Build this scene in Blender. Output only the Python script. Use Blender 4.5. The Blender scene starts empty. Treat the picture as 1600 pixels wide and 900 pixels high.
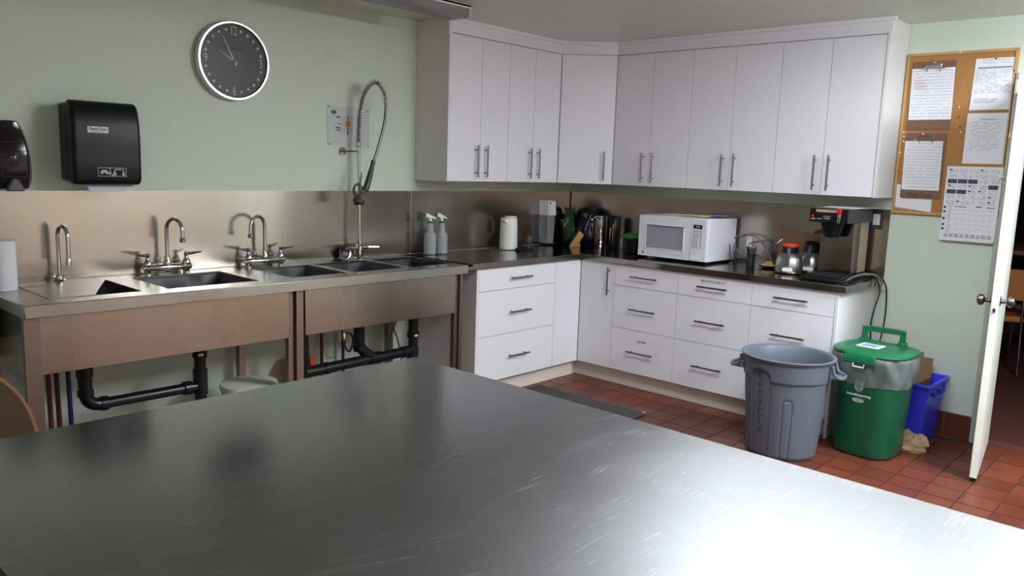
import bpy, bmesh, math, random
from mathutils import Vector, Matrix, noise
random.seed(7)
PI = math.pi
scene = bpy.context.scene

# ---------------------------------------------------------------- camera, world, exposure
cam_data = bpy.data.cameras.new('camera')
cam = bpy.data.objects.new('camera', cam_data)
scene.collection.objects.link(cam)
cam_data.sensor_width = 36.0
cam_data.lens = 28.063
cam_data.clip_start = 0.02
def look_rot(yaw, pitch, roll):
    y, p, r = math.radians(yaw), math.radians(pitch), math.radians(roll)
    f = Vector((math.cos(p)*math.cos(y), math.cos(p)*math.sin(y), math.sin(p)))
    rt = f.cross(Vector((0, 0, 1))).normalized()
    up = rt.cross(f)
    rt2 = rt*math.cos(r) + up*math.sin(r)
    up2 = up*math.cos(r) - rt*math.sin(r)
    return Matrix((rt2, up2, -f)).transposed()
cam.matrix_world = Matrix.Translation((-5.202, -4.141, 1.519)) @ look_rot(42.476, -8.68, 1.967).to_4x4()
scene.camera = cam

world = bpy.data.worlds.new('world')
scene.world = world
world.use_nodes = True
world.node_tree.nodes['Background'].inputs[0].default_value = (0.8, 0.9, 1.0, 1)
world.node_tree.nodes['Background'].inputs[1].default_value = 0.02
scene.view_settings.view_transform = 'Standard'
scene.view_settings.look = 'None'
scene.view_settings.gamma = 1
scene.view_settings.exposure = 0.32

# the lit ceiling luminaire and added fill lights out of view (their housings are built with the ceiling)
LAMPS = [(-2.15, -2.95, 0.0, 16.0, 'lit fluorescent ceiling fitting in front of the wall cabinets'),
         (-1.15, -4.4, 0.0, 44.0, 'added unseen fill light as a ceiling fitting between the doorway and the back wall'),  # unseen fill, added to brighten the right side of the room
         (-5.3, -5.0, PI/2, 12.0, 'added unseen fill light as a ceiling fitting behind the camera')]  # unseen fill, added to lift the room light from behind
LAMP_COL = (0.93, 0.98, 1.04, 1)

# ---------------------------------------------------------------- materials
def srgb(r, g, b):
    def c(v):
        v /= 255.0
        return v/12.92 if v <= 0.04045 else ((v+0.055)/1.055)**2.4
    return (c(r), c(g), c(b), 1)
def material(name, col, rough=0.5, metal=0.0, var=0.0, vscale=6.0, bump=0.0, bscale=60.0, stretch=(1, 1, 1), trans=0.0, emit=0.0,
             alpha=1.0, coat=0.0, spec=0.5, rvar=0.0, ior=1.45):
    m = bpy.data.materials.new(name); m.use_nodes = True
    nt = m.node_tree; n = nt.nodes; lk = nt.links
    p = n['Principled BSDF']
    p.inputs['Base Color'].default_value = col
    p.inputs['Roughness'].default_value = rough
    p.inputs['Metallic'].default_value = metal
    p.inputs['Transmission Weight'].default_value = trans
    p.inputs['Alpha'].default_value = alpha
    p.inputs['Coat Weight'].default_value = coat
    p.inputs['IOR'].default_value = ior
    p.inputs['Specular IOR Level'].default_value = spec
    if emit:
        p.inputs['Emission Color'].default_value = col
        p.inputs['Emission Strength'].default_value = emit
    if var or bump or rvar:
        tc = n.new('ShaderNodeTexCoord'); mp = n.new('ShaderNodeMapping')
        mp.inputs['Scale'].default_value = stretch
        lk.new(tc.outputs['Object'], mp.inputs['Vector'])
    if var or rvar:
        nz = n.new('ShaderNodeTexNoise'); nz.inputs['Scale'].default_value = vscale
        nz.inputs['Detail'].default_value = 6
        lk.new(mp.outputs[0], nz.inputs['Vector'])
    if var:
        mx = n.new('ShaderNodeMix'); mx.data_type = 'RGBA'
        mx.inputs['A'].default_value = tuple(c*(1-var) for c in col[:3]) + (1,)
        mx.inputs['B'].default_value = tuple(min(1, c*(1+var)) for c in col[:3]) + (1,)
        lk.new(nz.outputs['Fac'], mx.inputs['Factor'])
        lk.new(mx.outputs['Result'], p.inputs['Base Color'])
    if rvar:
        mr = n.new('ShaderNodeMapRange')
        mr.inputs['From Min'].default_value = 0.3; mr.inputs['From Max'].default_value = 0.7
        mr.inputs['To Min'].default_value = max(0.02, rough-rvar); mr.inputs['To Max'].default_value = rough+rvar
        lk.new(nz.outputs['Fac'], mr.inputs['Value']); lk.new(mr.outputs[0], p.inputs['Roughness'])
    if bump:
        nb = n.new('ShaderNodeTexNoise'); nb.inputs['Scale'].default_value = bscale; nb.inputs['Detail'].default_value = 4
        lk.new(mp.outputs[0], nb.inputs['Vector'])
        b = n.new('ShaderNodeBump'); b.inputs['Strength'].default_value = bump; b.inputs['Distance'].default_value = 0.002
        lk.new(nb.outputs['Fac'], b.inputs['Height']); lk.new(b.outputs[0], p.inputs['Normal'])
    return m

M = {}
M['wall'] = material('green_paint', srgb(207, 219, 206), 0.55, var=0.02, vscale=2, bump=0.08, bscale=180)
M['cream'] = material('cream_paint', srgb(228, 216, 200), 0.6, var=0.04, vscale=2)
M['ceiling'] = material('ceiling_paint', srgb(216, 224, 212), 0.35, var=0.02, vscale=1.5)
M['white_lam'] = material('white_laminate', srgb(230, 230, 236), 0.38, var=0.012, vscale=3, bump=0.03, bscale=300)
M['white_side'] = material('white_panel', srgb(226, 224, 224), 0.45, var=0.01, vscale=3)
M['dark_gap'] = material('shadow_gap', srgb(60, 58, 58), 0.8)
M['kick'] = material('kick_laminate', srgb(224, 214, 202), 0.5, var=0.05, vscale=8)
M['steel'] = material('brushed_steel', srgb(180, 178, 174), 0.30, 1, var=0.05, vscale=3, bump=0.05, bscale=120, stretch=(1, 1, 0.06), rvar=0.06)
M['steel_h'] = material('brushed_steel_counter', srgb(176, 174, 170), 0.22, 1, var=0.06, vscale=3, bump=0.04, bscale=90, stretch=(0.1, 1, 1), rvar=0.07)
M['steel_splash'] = material('steel_sheet', srgb(184, 176, 168), 0.20, 1, var=0.05, vscale=2.0, bump=0.05, bscale=140, stretch=(1, 1, 0.05), rvar=0.05)
M['steel_skirt'] = material('steel_skirt', srgb(176, 164, 152), 0.27, 1, var=0.05, vscale=2.5, bump=0.05, bscale=140, stretch=(1, 1, 0.05), rvar=0.05)
M['steel_leg'] = material('steel_leg', srgb(150, 132, 124), 0.4, 1, var=0.06, vscale=8)
M['steel_basin'] = material('steel_basin', srgb(140, 142, 146), 0.38, 1, var=0.15, vscale=14, rvar=0.1)
M['steel_dark'] = material('stained_steel_counter', srgb(142, 138, 132), 0.13, 1, var=0.08, vscale=6, rvar=0.04)
M['chrome'] = material('chrome', srgb(205, 205, 205), 0.10, 1, var=0.03, vscale=20)
M['nickel'] = material('satin_nickel', srgb(138, 134, 130), 0.3, 1, var=0.03, vscale=30)
M['knob'] = material('worn_knob_metal', srgb(110, 106, 102), 0.35, 1, var=0.1, vscale=30)
M['black'] = material('black_plastic', srgb(17, 19, 22), 0.36, spec=0.35, var=0.05, vscale=20)
M['black_gloss'] = material('glossy_black_plastic', srgb(14, 13, 20), 0.12, var=0.05, vscale=20)
M['smoke'] = material('smoked_window', srgb(50, 52, 60), 0.08, var=0.1, vscale=9)
M['grey_nozzle'] = material('grey_plastic', srgb(92, 100, 100), 0.4, var=0.04, vscale=10)
M['abs'] = material('black_pipe_plastic', srgb(22, 24, 30), 0.28, var=0.08, vscale=12)
M['black_matte'] = material('matte_black', srgb(24, 24, 25), 0.7, var=0.05, vscale=20)
M['paper'] = material('paper', srgb(226, 228, 234), 0.8, var=0.02, vscale=6)
M['paper_lilac'] = material('paper_notice', srgb(196, 202, 200), 0.6, var=0.03, vscale=6)
M['print'] = material('print_grey', srgb(140, 144, 156), 0.8, var=0.05, vscale=40)
M['print_dark'] = material('print_dark', srgb(70, 74, 90), 0.8, var=0.05, vscale=40)
M['ink'] = material('black_ink', srgb(34, 34, 38), 0.6, var=0.05, vscale=40)
M['ink_red'] = material('red_ink', srgb(190, 110, 110), 0.8, var=0.05, vscale=40)
M['cork'] = material('cork', srgb(168, 122, 72), 0.9, var=0.22, vscale=90, bump=0.3, bscale=200)
M['oak'] = material('pine_frame', srgb(190, 148, 92), 0.55, var=0.15, vscale=14, stretch=(1, 1, 0.2))
M['hardboard'] = material('brown_hardboard', srgb(122, 88, 66), 0.55, var=0.12, vscale=30)
M['silver'] = material('silver_rim', srgb(200, 202, 196), 0.28, 1, var=0.02, vscale=10)
M['clock_face'] = material('clock_face', srgb(46, 44, 40), 0.35, var=0.03, vscale=5, spec=0.35)
M['clock_mark'] = material('clock_marks', srgb(190, 188, 180), 0.5, var=0.02, vscale=5)
M['clock_text'] = material('clock_lettering', srgb(98, 96, 92), 0.5, var=0.02, vscale=5)
M['frost'] = material('frosted_plastic', srgb(205, 212, 214), 0.45, trans=0.55, var=0.03, vscale=20)
M['liquid'] = material('cleaning_liquid', srgb(170, 180, 180), 0.35, trans=0.3, var=0.03, vscale=20)
M['white_pl'] = material('white_plastic', srgb(232, 234, 232), 0.3, var=0.01, vscale=10)
M['micro'] = material('microwave_enamel', srgb(220, 222, 230), 0.3, var=0.01, vscale=10)
M['micro_win'] = material('microwave_window', srgb(150, 152, 162), 0.25, var=0.05, vscale=200)
M['green_cap'] = material('green_cap', srgb(20, 84, 62), 0.4, var=0.05, vscale=10)
M['lid_green'] = material('lime_lid', srgb(52, 150, 30), 0.35, var=0.04, vscale=10)
M['clear'] = material('clear_plastic', srgb(205, 210, 218), 0.15, trans=0.75, var=0.05, vscale=12)
M['glass'] = material('clear_glass', srgb(240, 244, 244), 0.03, trans=1.0, ior=1.45, var=0.01, vscale=10)
M['bag_green'] = material('green_bag', srgb(32, 66, 46), 0.35, var=0.3, vscale=18, bump=0.5, bscale=50)
M['bag_black'] = material('black_bag', srgb(20, 20, 30), 0.3, var=0.3, vscale=18, bump=0.5, bscale=50)
M['wood'] = material('light_wood', srgb(196, 142, 78), 0.5, var=0.12, vscale=20, stretch=(1, 1, 0.2))
M['wood_dark'] = material('brown_wood', srgb(72, 56, 34), 0.55, var=0.2, vscale=10, stretch=(1, 1, 0.2))
M['wood_edge'] = material('raw_wood_edge', srgb(150, 108, 66), 0.7, var=0.2, vscale=20)
M['orange'] = material('orange_plastic', srgb(226, 72, 34), 0.4, var=0.05, vscale=10)
M['red'] = material('red_plastic', srgb(200, 30, 34), 0.35, var=0.05, vscale=10)
M['tape'] = material('beige_tape', srgb(180, 140, 104), 0.6, var=0.08, vscale=30)
M['bin_grey'] = material('grey_bin_plastic', srgb(98, 107, 120), 0.42, var=0.05, vscale=5, bump=0.05, bscale=200)
M['bin_green'] = material('green_bin_plastic', srgb(14, 82, 56), 0.35, var=0.06, vscale=4)
M['bin_lid'] = material('green_lid_plastic', srgb(20, 104, 66), 0.35, var=0.05, vscale=6)
M['bin_blue'] = material('blue_bin_plastic', srgb(60, 72, 255), 0.35, var=0.05, vscale=5)
M['cardboard'] = material('cardboard', srgb(150, 118, 88), 0.85, var=0.1, vscale=12)
M['kraft'] = material('kraft_paper', srgb(176, 150, 118), 0.85, var=0.15, vscale=20, bump=0.4, bscale=60)
M['liner'] = material('clear_bin_liner', srgb(150, 156, 160), 0.22, alpha=0.42, var=0.35, vscale=9, bump=0.8, bscale=22)
M['rubber'] = material('rubber_mat', srgb(62, 60, 58), 0.75, var=0.1, vscale=40, bump=0.4, bscale=200)
M['tile'] = material('quarry_tile', srgb(106, 54, 38), 0.34, var=0.18, vscale=3.5, bump=0.25, bscale=40, rvar=0.1)
M['tile2'] = material('quarry_tile_dark', srgb(98, 50, 36), 0.34, var=0.18, vscale=4.5, bump=0.25, bscale=40, rvar=0.1)
M['tile3'] = material('quarry_tile_light', srgb(114, 60, 43), 0.33, var=0.18, vscale=3, bump=0.25, bscale=40, rvar=0.1)
M['grout'] = material('dark_grout', srgb(72, 50, 42), 0.85, var=0.2, vscale=20)
M['grout_light'] = material('pale_grout', srgb(150, 124, 108), 0.85, var=0.15, vscale=20)
M['door_paint'] = material('white_gloss_paint', srgb(228, 234, 226), 0.35, var=0.04, vscale=8)
M['frame_paint'] = material('frame_paint', srgb(176, 184, 168), 0.45, var=0.06, vscale=8)
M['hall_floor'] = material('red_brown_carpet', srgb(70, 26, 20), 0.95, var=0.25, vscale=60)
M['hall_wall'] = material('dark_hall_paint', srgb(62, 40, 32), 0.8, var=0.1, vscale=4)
M['seat_orange'] = material('orange_vinyl', srgb(190, 120, 60), 0.4, var=0.08, vscale=10)
M['copper'] = material('painted_red_pipe', srgb(96, 40, 38), 0.4, var=0.1, vscale=20)
M['blue_pipe'] = material('blue_pipe', srgb(40, 52, 110), 0.4, var=0.1, vscale=20)
M['tube_glass'] = material('fluorescent_tube', srgb(214, 216, 216), 0.25, var=0.01, vscale=8)
M['amber'] = material('amber_print', srgb(206, 124, 44), 0.6, var=0.05, vscale=20)
M['lens'] = material('acrylic_lens', srgb(196, 198, 200), 0.3, trans=0.6, var=0.02, vscale=8)
M['enamel'] = material('white_enamel', srgb(214, 218, 214), 0.35, var=0.02, vscale=8)
M['ivory'] = material('ivory_plastic', srgb(226, 206, 168), 0.4, var=0.03, vscale=10)
M['cookie'] = material('baked_food', srgb(196, 160, 96), 0.8, var=0.3, vscale=50, bump=0.5, bscale=90)
M['grey_cable'] = material('grey_cable', srgb(120, 122, 126), 0.45, var=0.05, vscale=10)
M['charcoal'] = material('charcoal_metal', srgb(66, 66, 70), 0.4, 0.3, var=0.05, vscale=10)
M['handle_grey'] = material('grey_handle_plastic', srgb(74, 78, 88), 0.4, var=0.05, vscale=10)
M['beige_metal'] = material('beige_metal', srgb(206, 190, 172), 0.35, 0.6, var=0.04, vscale=10)
M['olive'] = material('dull_steel', srgb(128, 130, 104), 0.3, 0.9, var=0.05, vscale=10)
M['pin_white'] = material('white_pin', srgb(240, 236, 230), 0.3, var=0.01, vscale=10)
M['label_blue'] = material('pale_blue_print', srgb(120, 156, 204), 0.5, var=0.3, vscale=30)
M['label_olive'] = material('olive_print', srgb(92, 108, 60), 0.5, var=0.05, vscale=30)
M['label_navy'] = material('navy_print', srgb(50, 48, 96), 0.5, var=0.05, vscale=30)
M['lime'] = material('tape_green', srgb(120, 136, 70), 0.5, var=0.05, vscale=30)
M['display'] = material('display_glass', srgb(16, 18, 22), 0.15, var=0.05, vscale=30)
M['digits'] = material('display_digits', srgb(130, 160, 160), 0.4, emit=0.3)

def scratched_steel():
    m = material('scratched_steel_top', srgb(154, 156, 157), 0.16, 1, var=0.05, vscale=2.2, rvar=0.02)
    nt = m.node_tree; n = nt.nodes; lk = nt.links; p = n['Principled BSDF']
    base_col = p.inputs['Base Color'].links[0].from_socket
    rough = p.inputs['Roughness'].links[0].from_socket
    tc = n.new('ShaderNodeTexCoord')
    total = None
    for i, (ang, sx, sy, width, sc) in enumerate(((0.50, 1.1, 80, 0.010, 1.2), (0.95, 0.9, 84, 0.009, 1.3), (-0.5, 1.0, 60, 0.005, 1.0), (0.25, 1.4, 100, 0.010, 1.4))):
        mp = n.new('ShaderNodeMapping'); mp.inputs['Rotation'].default_value = (0, 0, ang)
        mp.inputs['Scale'].default_value = (sx, sy, 1); mp.inputs['Location'].default_value = (i*3.1, i*1.7, i)
        wp = n.new('ShaderNodeTexNoise'); wp.inputs['Scale'].default_value = 1.1; wp.inputs['Detail'].default_value = 1
        lk.new(tc.outputs['Object'], wp.inputs['Vector'])
        va = n.new('ShaderNodeVectorMath'); va.operation = 'MULTIPLY_ADD'
        va.inputs[1].default_value = (0.5, 0.5, 0)
        lk.new(wp.outputs['Color'], va.inputs[0]); lk.new(tc.outputs['Object'], va.inputs[2])
        lk.new(va.outputs[0], mp.inputs['Vector'])
        nz = n.new('ShaderNodeTexNoise'); nz.inputs['Scale'].default_value = sc; nz.inputs['Detail'].default_value = 1.0
        lk.new(mp.outputs[0], nz.inputs['Vector'])
        s = n.new('ShaderNodeMath'); s.operation = 'SUBTRACT'; s.inputs[1].default_value = 0.5; lk.new(nz.outputs['Fac'], s.inputs[0])
        a = n.new('ShaderNodeMath'); a.operation = 'ABSOLUTE'; lk.new(s.outputs[0], a.inputs[0])
        r = n.new('ShaderNodeMapRange'); r.inputs['From Min'].default_value = width*0.7; r.inputs['From Max'].default_value = 0
        lk.new(a.outputs[0], r.inputs['Value'])
        mk = n.new('ShaderNodeTexNoise'); mk.inputs['Scale'].default_value = 9; mk.inputs['Detail'].default_value = 2
        va2 = n.new('ShaderNodeVectorMath'); va2.operation = 'ADD'; va2.inputs[1].default_value = (i*7, 3, i)
        lk.new(tc.outputs['Object'], va2.inputs[0]); lk.new(va2.outputs[0], mk.inputs['Vector'])
        mr = n.new('ShaderNodeMapRange'); mr.inputs['From Min'].default_value = 0.54; mr.inputs['From Max'].default_value = 0.62
        lk.new(mk.outputs['Fac'], mr.inputs['Value'])
        mm = n.new('ShaderNodeMath'); mm.operation = 'MULTIPLY'; lk.new(r.outputs[0], mm.inputs[0]); lk.new(mr.outputs[0], mm.inputs[1])
        if total is None: total = mm.outputs[0]
        else:
            ad = n.new('ShaderNodeMath'); ad.operation = 'MAXIMUM'; lk.new(total, ad.inputs[0]); lk.new(mm.outputs[0], ad.inputs[1]); total = ad.outputs[0]
    # wear is concentrated where people work on the table's far right part
    sep = n.new('ShaderNodeSeparateXYZ'); lk.new(tc.outputs['Object'], sep.inputs[0])
    w = n.new('ShaderNodeMapRange'); w.inputs['From Min'].default_value = -2.5; w.inputs['From Max'].default_value = -3.1
    w.inputs['To Min'].default_value = 0.06; w.inputs['To Max'].default_value = 1.0
    lk.new(sep.outputs['Y'], w.inputs['Value'])
    tm = n.new('ShaderNodeMath'); tm.operation = 'MULTIPLY'; lk.new(total, tm.inputs[0]); lk.new(w.outputs[0], tm.inputs[1])
    mx = n.new('ShaderNodeMix'); mx.data_type = 'RGBA'; mx.inputs['B'].default_value = (0.7, 0.7, 0.72, 1)
    lk.new(tm.outputs[0], mx.inputs['Factor']); lk.new(base_col, mx.inputs['A']); lk.new(mx.outputs['Result'], p.inputs['Base Color'])
    ra = n.new('ShaderNodeMath'); ra.operation = 'MULTIPLY_ADD'; ra.inputs[1].default_value = 0.22
    w2 = n.new('ShaderNodeMapRange'); w2.inputs['From Min'].default_value = -2.6; w2.inputs['From Max'].default_value = -3.4
    w2.inputs['To Min'].default_value = 0.0; w2.inputs['To Max'].default_value = 0.25
    lk.new(sep.outputs['Y'], w2.inputs['Value'])
    wa = n.new('ShaderNodeMath'); wa.operation = 'ADD'; lk.new(rough, wa.inputs[0]); lk.new(w2.outputs[0], wa.inputs[1])
    lk.new(tm.outputs[0], ra.inputs[0]); lk.new(wa.outputs[0], ra.inputs[2]); lk.new(ra.outputs[0], p.inputs['Roughness'])
    return m
M['island'] = scratched_steel()

# ---------------------------------------------------------------- geometry helpers
WM = {}
class MB:
    def __init__(s): s.v = []; s.f = []
    def add(s, vs, fs):
        b = len(s.v); s.v += [Vector(v) for v in vs]; s.f += [tuple(i+b for i in f) for f in fs]; return s
    def box(s, x0, x1, y0, y1, z0, z1):
        x0, x1 = min(x0, x1), max(x0, x1); y0, y1 = min(y0, y1), max(y0, y1); z0, z1 = min(z0, z1), max(z0, z1)
        return s.add([(x, y, z) for z in (z0, z1) for y in (y0, y1) for x in (x0, x1)],
                     [(0, 2, 3, 1), (4, 5, 7, 6), (0, 1, 5, 4), (2, 6, 7, 3), (0, 4, 6, 2), (1, 3, 7, 5)])
    def xf(s, m, start=0):
        for i in range(start, len(s.v)): s.v[i] = m @ s.v[i]
        return s
    def tube(s, pts, r, n=10, closed=False):
        pts = [Vector(p) for p in pts]; N = len(pts); rings = []
        rs = r if isinstance(r, (list, tuple)) else [r]*N
        t0 = (pts[1]-pts[0]).normalized()
        a = t0.cross(Vector((0, 0, 1)))
        if a.length < 0.1: a = t0.cross(Vector((0, 1, 0)))
        a.normalize()
        for i in range(N):
            if closed: t = (pts[(i+1) % N]-pts[i-1]).normalized()
            elif i == 0: t = t0
            elif i == N-1: t = (pts[-1]-pts[-2]).normalized()
            else: t = (pts[i+1]-pts[i-1]).normalized()
            a = (a - t*a.dot(t)).normalized(); b = t.cross(a)
            rings.append([pts[i] + (a*math.cos(2*PI*k/n)+b*math.sin(2*PI*k/n))*rs[i] for k in range(n)])
        vs = [v for rg in rings for v in rg]; fs = []
        for i in range(N if closed else N-1):
            j = (i+1) % N
            for k in range(n): fs.append((i*n+k, i*n+(k+1) % n, j*n+(k+1) % n, j*n+k))
        if not closed: fs.append(tuple(range(n))[::-1]); fs.append(tuple((N-1)*n+k for k in range(n)))
        return s.add(vs, fs)
    def cyl(s, p0, p1, r0, r1=None, n=20):
        return s.tube([p0, p1], [r0, r0 if r1 is None else r1], n)
    def lathe(s, prof, c=(0, 0, 0), n=32, rot=None, close=True):
        c = Vector(c); vs = []; fs = []; N = len(prof)
        for r, z in prof:
            for k in range(n):
                v = Vector((r*math.cos(2*PI*k/n), r*math.sin(2*PI*k/n), z))
                if rot: v = rot @ v
                vs.append(v+c)
        for i in range(N-1):
            for k in range(n): fs.append((i*n+k, i*n+(k+1) % n, (i+1)*n+(k+1) % n, (i+1)*n+k))
        if close:
            fs.append(tuple(range(n))[::-1]); fs.append(tuple((N-1)*n+k for k in range(n)))
        return s.add(vs, fs)
    def prism(s, poly, axis, a, b):
        def P(p, t):
            return {'x': (t, p[0], p[1]), 'y': (p[0], t, p[1]), 'z': (p[0], p[1], t)}[axis]
        n = len(poly)
        return s.add([P(p, a) for p in poly]+[P(p, b) for p in poly],
                     [tuple(range(n))[::-1], tuple(range(n, 2*n))]+[(i, (i+1) % n, n+(i+1) % n, n+i) for i in range(n)])
    def build(s, name, mat, parent=None, bevel=0.0, smooth=True, local=False, seg=2, ang=35, **props):
        me = bpy.data.meshes.new(name)
        me.from_pydata([tuple(v) for v in s.v], [], s.f)
        bm = bmesh.new(); bm.from_mesh(me); bmesh.ops.recalc_face_normals(bm, faces=bm.faces); bm.to_mesh(me); bm.free()
        me.materials.append(M[mat] if isinstance(mat, str) else mat)
        if smooth:
            me.polygons.foreach_set('use_smooth', [True]*len(me.polygons))
            me.set_sharp_from_angle(angle=math.radians(ang))
        o = bpy.data.objects.new(name, me); scene.collection.objects.link(o)
        if bevel:
            md = o.modifiers.new('bevel', 'BEVEL'); md.width = bevel; md.segments = seg; md.limit_method = 'ANGLE'; md.angle_limit = math.radians(40)
        attach(o, parent, local)
        for k, v in props.items(): o[k] = v
        return o
def attach(o, parent, local=False):
    if parent is not None:
        o.parent = parent
        if local: WM[o.name] = WM[parent.name].copy()
        else: o.matrix_parent_inverse = WM[parent.name].inverted(); WM[o.name] = Matrix()
    else: WM[o.name] = Matrix()
def box(x0, x1, y0, y1, z0, z1): return MB().box(x0, x1, y0, y1, z0, z1)
def thing(name, label, cat, loc=(0, 0, 0), rz=0.0, group=None):
    o = bpy.data.objects.new(name, None); scene.collection.objects.link(o)
    o.empty_display_size = 0.05
    o.location = loc; o.rotation_euler = (0, 0, rz)
    WM[o.name] = Matrix.Translation(loc) @ Matrix.Rotation(rz, 4, 'Z')
    return tag(o, label, cat, group)
def tag(o, label, cat, group=None):
    o['label'] = label; o['category'] = cat
    if group: o['group'] = group
    return o
def struct(o): o['kind'] = 'structure'; return o
def text(body, size, mat, M4, parent=None, name='lettering', align='CENTER', depth=0.0004, bold=0.0, local=False, squeeze=1.0, wrap=None):
    cu = bpy.data.curves.new('txt', 'FONT'); cu.body = body; cu.size = size; cu.align_x = align; cu.align_y = 'CENTER'
    cu.extrude = depth; cu.offset = bold; cu.resolution_u = 3
    t = bpy.data.objects.new('txt', cu); scene.collection.objects.link(t)
    bpy.context.view_layer.update()
    me = bpy.data.meshes.new_from_object(t.evaluated_get(bpy.context.evaluated_depsgraph_get()))
    bpy.data.objects.remove(t); bpy.data.curves.remove(cu)
    for v in me.vertices:
        v.co.x *= squeeze
        v.co = wrap(v.co) if wrap else M4 @ v.co
    me.name = name; me.materials.clear(); me.materials.append(M[mat])
    o = bpy.data.objects.new(name, me); scene.collection.objects.link(o)
    attach(o, parent, local)
    return o
def on_y(x, y, z):   # text matrix on a wall that faces -y
    return Matrix.Translation((x, y, z)) @ Matrix(((1, 0, 0, 0), (0, 0, -1, 0), (0, 1, 0, 0), (0, 0, 0, 1)))
def on_x(x, y, z):   # text matrix on a wall that faces -x (reads towards -y)
    return Matrix.Translation((x, y, z)) @ Matrix(((0, 0, -1, 0), (-1, 0, 0, 0), (0, 1, 0, 0), (0, 0, 0, 1)))
def smoothpath(pts, k=6):
    pts = [Vector(p) for p in pts]; out = []
    P = [pts[0]*2-pts[1]] + pts + [pts[-1]*2-pts[-2]]
    for i in range(1, len(P)-2):
        for j in range(k):
            t = j/k; a, b, c, d = P[i-1], P[i], P[i+1], P[i+2]
            out.append(0.5*((2*b)+(c-a)*t+(2*a-5*b+4*c-d)*t*t+(3*b-a-3*c+d)*t**3))
    out.append(pts[-1]); return out
def copy_tree(o, parent=None):
    c = o.copy(); scene.collection.objects.link(c); c.parent = parent
    if parent is not None: c.matrix_parent_inverse = o.matrix_parent_inverse
    for ch in list(o.children): copy_tree(ch, c)
    return c
def grid_slab(xs, ys, holes, z0, z1):
    mb = MB(); nx, ny = len(xs), len(ys)
    solid = {(i, j) for i in range(nx-1) for j in range(ny-1) if (i, j) not in holes}
    idx = {}; vs = []; fs = []
    def V(i, j, t):
        if (i, j, t) not in idx: idx[(i, j, t)] = len(vs); vs.append((xs[i], ys[j], z1 if t else z0))
        return idx[(i, j, t)]
    for i, j in solid:
        fs.append((V(i, j, 1), V(i+1, j, 1), V(i+1, j+1, 1), V(i, j+1, 1)))
        fs.append((V(i, j, 0), V(i, j+1, 0), V(i+1, j+1, 0), V(i+1, j, 0)))
        for di, dj, a, b in ((-1, 0, (i, j), (i, j+1)), (1, 0, (i+1, j+1), (i+1, j)), (0, -1, (i+1, j), (i, j)), (0, 1, (i, j+1), (i+1, j+1))):
            if (i+di, j+dj) not in solid: fs.append((V(*a, 1), V(*b, 1), V(*b, 0), V(*a, 0)))
    return mb.add(vs, fs)

# ================================================================ the room
ZC = 2.43                       # ceiling height
XW, YW = -6.9, -6.6             # far sides of the room behind the camera
DY0, DY1, DZ = -3.15, -4.02, 2.06   # doorway in the right wall
floor = struct(box(XW, 0.16, YW, 0.0, -0.06, -0.006).build('floor', 'grout'))
wl = struct(box(XW-0.15, 0.15, 0.0, 0.15, -0.05, ZC).build('wall_left', 'wall'))
wr = struct(MB().box(0, 0.15, DY0, 0.0, -0.05, ZC).box(0, 0.15, DY1, DY0, DZ, ZC).box(0, 0.15, YW, DY1, -0.05, ZC).build('wall_right', 'wall'))
struct(box(XW-0.15, XW, YW, 0.0, -0.05, ZC).build('wall_front', 'cream'))
struct(box(XW-0.15, 0.15, YW-0.15, YW, -0.05, ZC).build('wall_back', 'cream'))
struct(box(XW-0.15, 0.15, YW-0.15, 0.15, ZC, ZC+0.1).build('ceiling', 'ceiling'))

# quarry tiles, 0.16 m grid measured from the photograph
P = 0.1605; TX0 = -0.25+0.16; TY0 = -2.955
tile_meshes = []
for mt in ('tile', 'tile2', 'tile3'):
    t = MB().box(-P/2+0.003, P/2-0.003, -P/2+0.003, P/2-0.003, -0.006, 0.0)
    o = t.build('tile', mt, floor, bevel=0.0, smooth=False); tile_meshes.append(o)
first = {0: True, 1: True, 2: True}
ntile = 0; rest = MB()
i0 = int((XW-TX0)/P); i1 = 2; j0 = int((YW-TY0)/P)-1; j1 = int((0-TY0)/P)+1
for i in range(i0, i1):
    for j in range(j0, j1):
        cx = TX0+(i+0.5)*P; cy = TY0+(j+0.5)*P
        x0, x1, y0, y1 = cx-P/2+0.004, cx+P/2-0.004, cy-P/2+0.004, cy+P/2-0.004
        if x1 > 0.16 or y0 < YW or x0 < XW or y1 > 0: continue
        if x1 > 0.0 and not (DY1 < y0 and y1 < DY0+0.06): continue
        seen = (-1.33 < cx and -3.95 < cy < -0.5) and not (cx > -0.5 and cy > -2.42)
        if seen and ntile < 290:
            k = random.choice((0, 0, 1, 1, 2)); src = tile_meshes[k]
            if first[k]: o = src; first[k] = False
            else:
                o = src.copy(); scene.collection.objects.link(o)
            o.location = (cx, cy, random.uniform(-0.0008, 0.0)); o.rotation_euler = (random.uniform(-.002, .002), random.uniform(-.002, .002), random.choice((0, PI/2, PI)))
            ntile += 1
        else:
            rest.add([(x0, y0, -0.001), (x1, y0, -0.001), (x1, y1, -0.001), (x0, y1, -0.001)], [(0, 1, 2, 3)])
rest.build('floor_tiles', 'tile', floor, smooth=False, kind='stuff')

# tiled skirting on the right wall
bb = struct(box(-0.008, -0.0005, -3.085, -2.53, 0.0, 0.152).build('baseboard_right', 'grout_light'))
for k in range(4):
    y1 = -2.622-k*0.1605+0.0775*0; y0 = y1-0.1565
    y0 = max(y0, -3.085)
    q = MB().box(-0.016, -0.004, y0, y1-0.002, 0.004, 0.15)
    if y1-y0 > 0.03: q.build('tile', ('tile2', 'tile', 'tile2', 'tile')[k], bb, bevel=0.002)
MB().box(-0.016, -0.004, -2.62, -2.53, 0.004, 0.15).build('tile', 'tile', bb, bevel=0.002)

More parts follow.
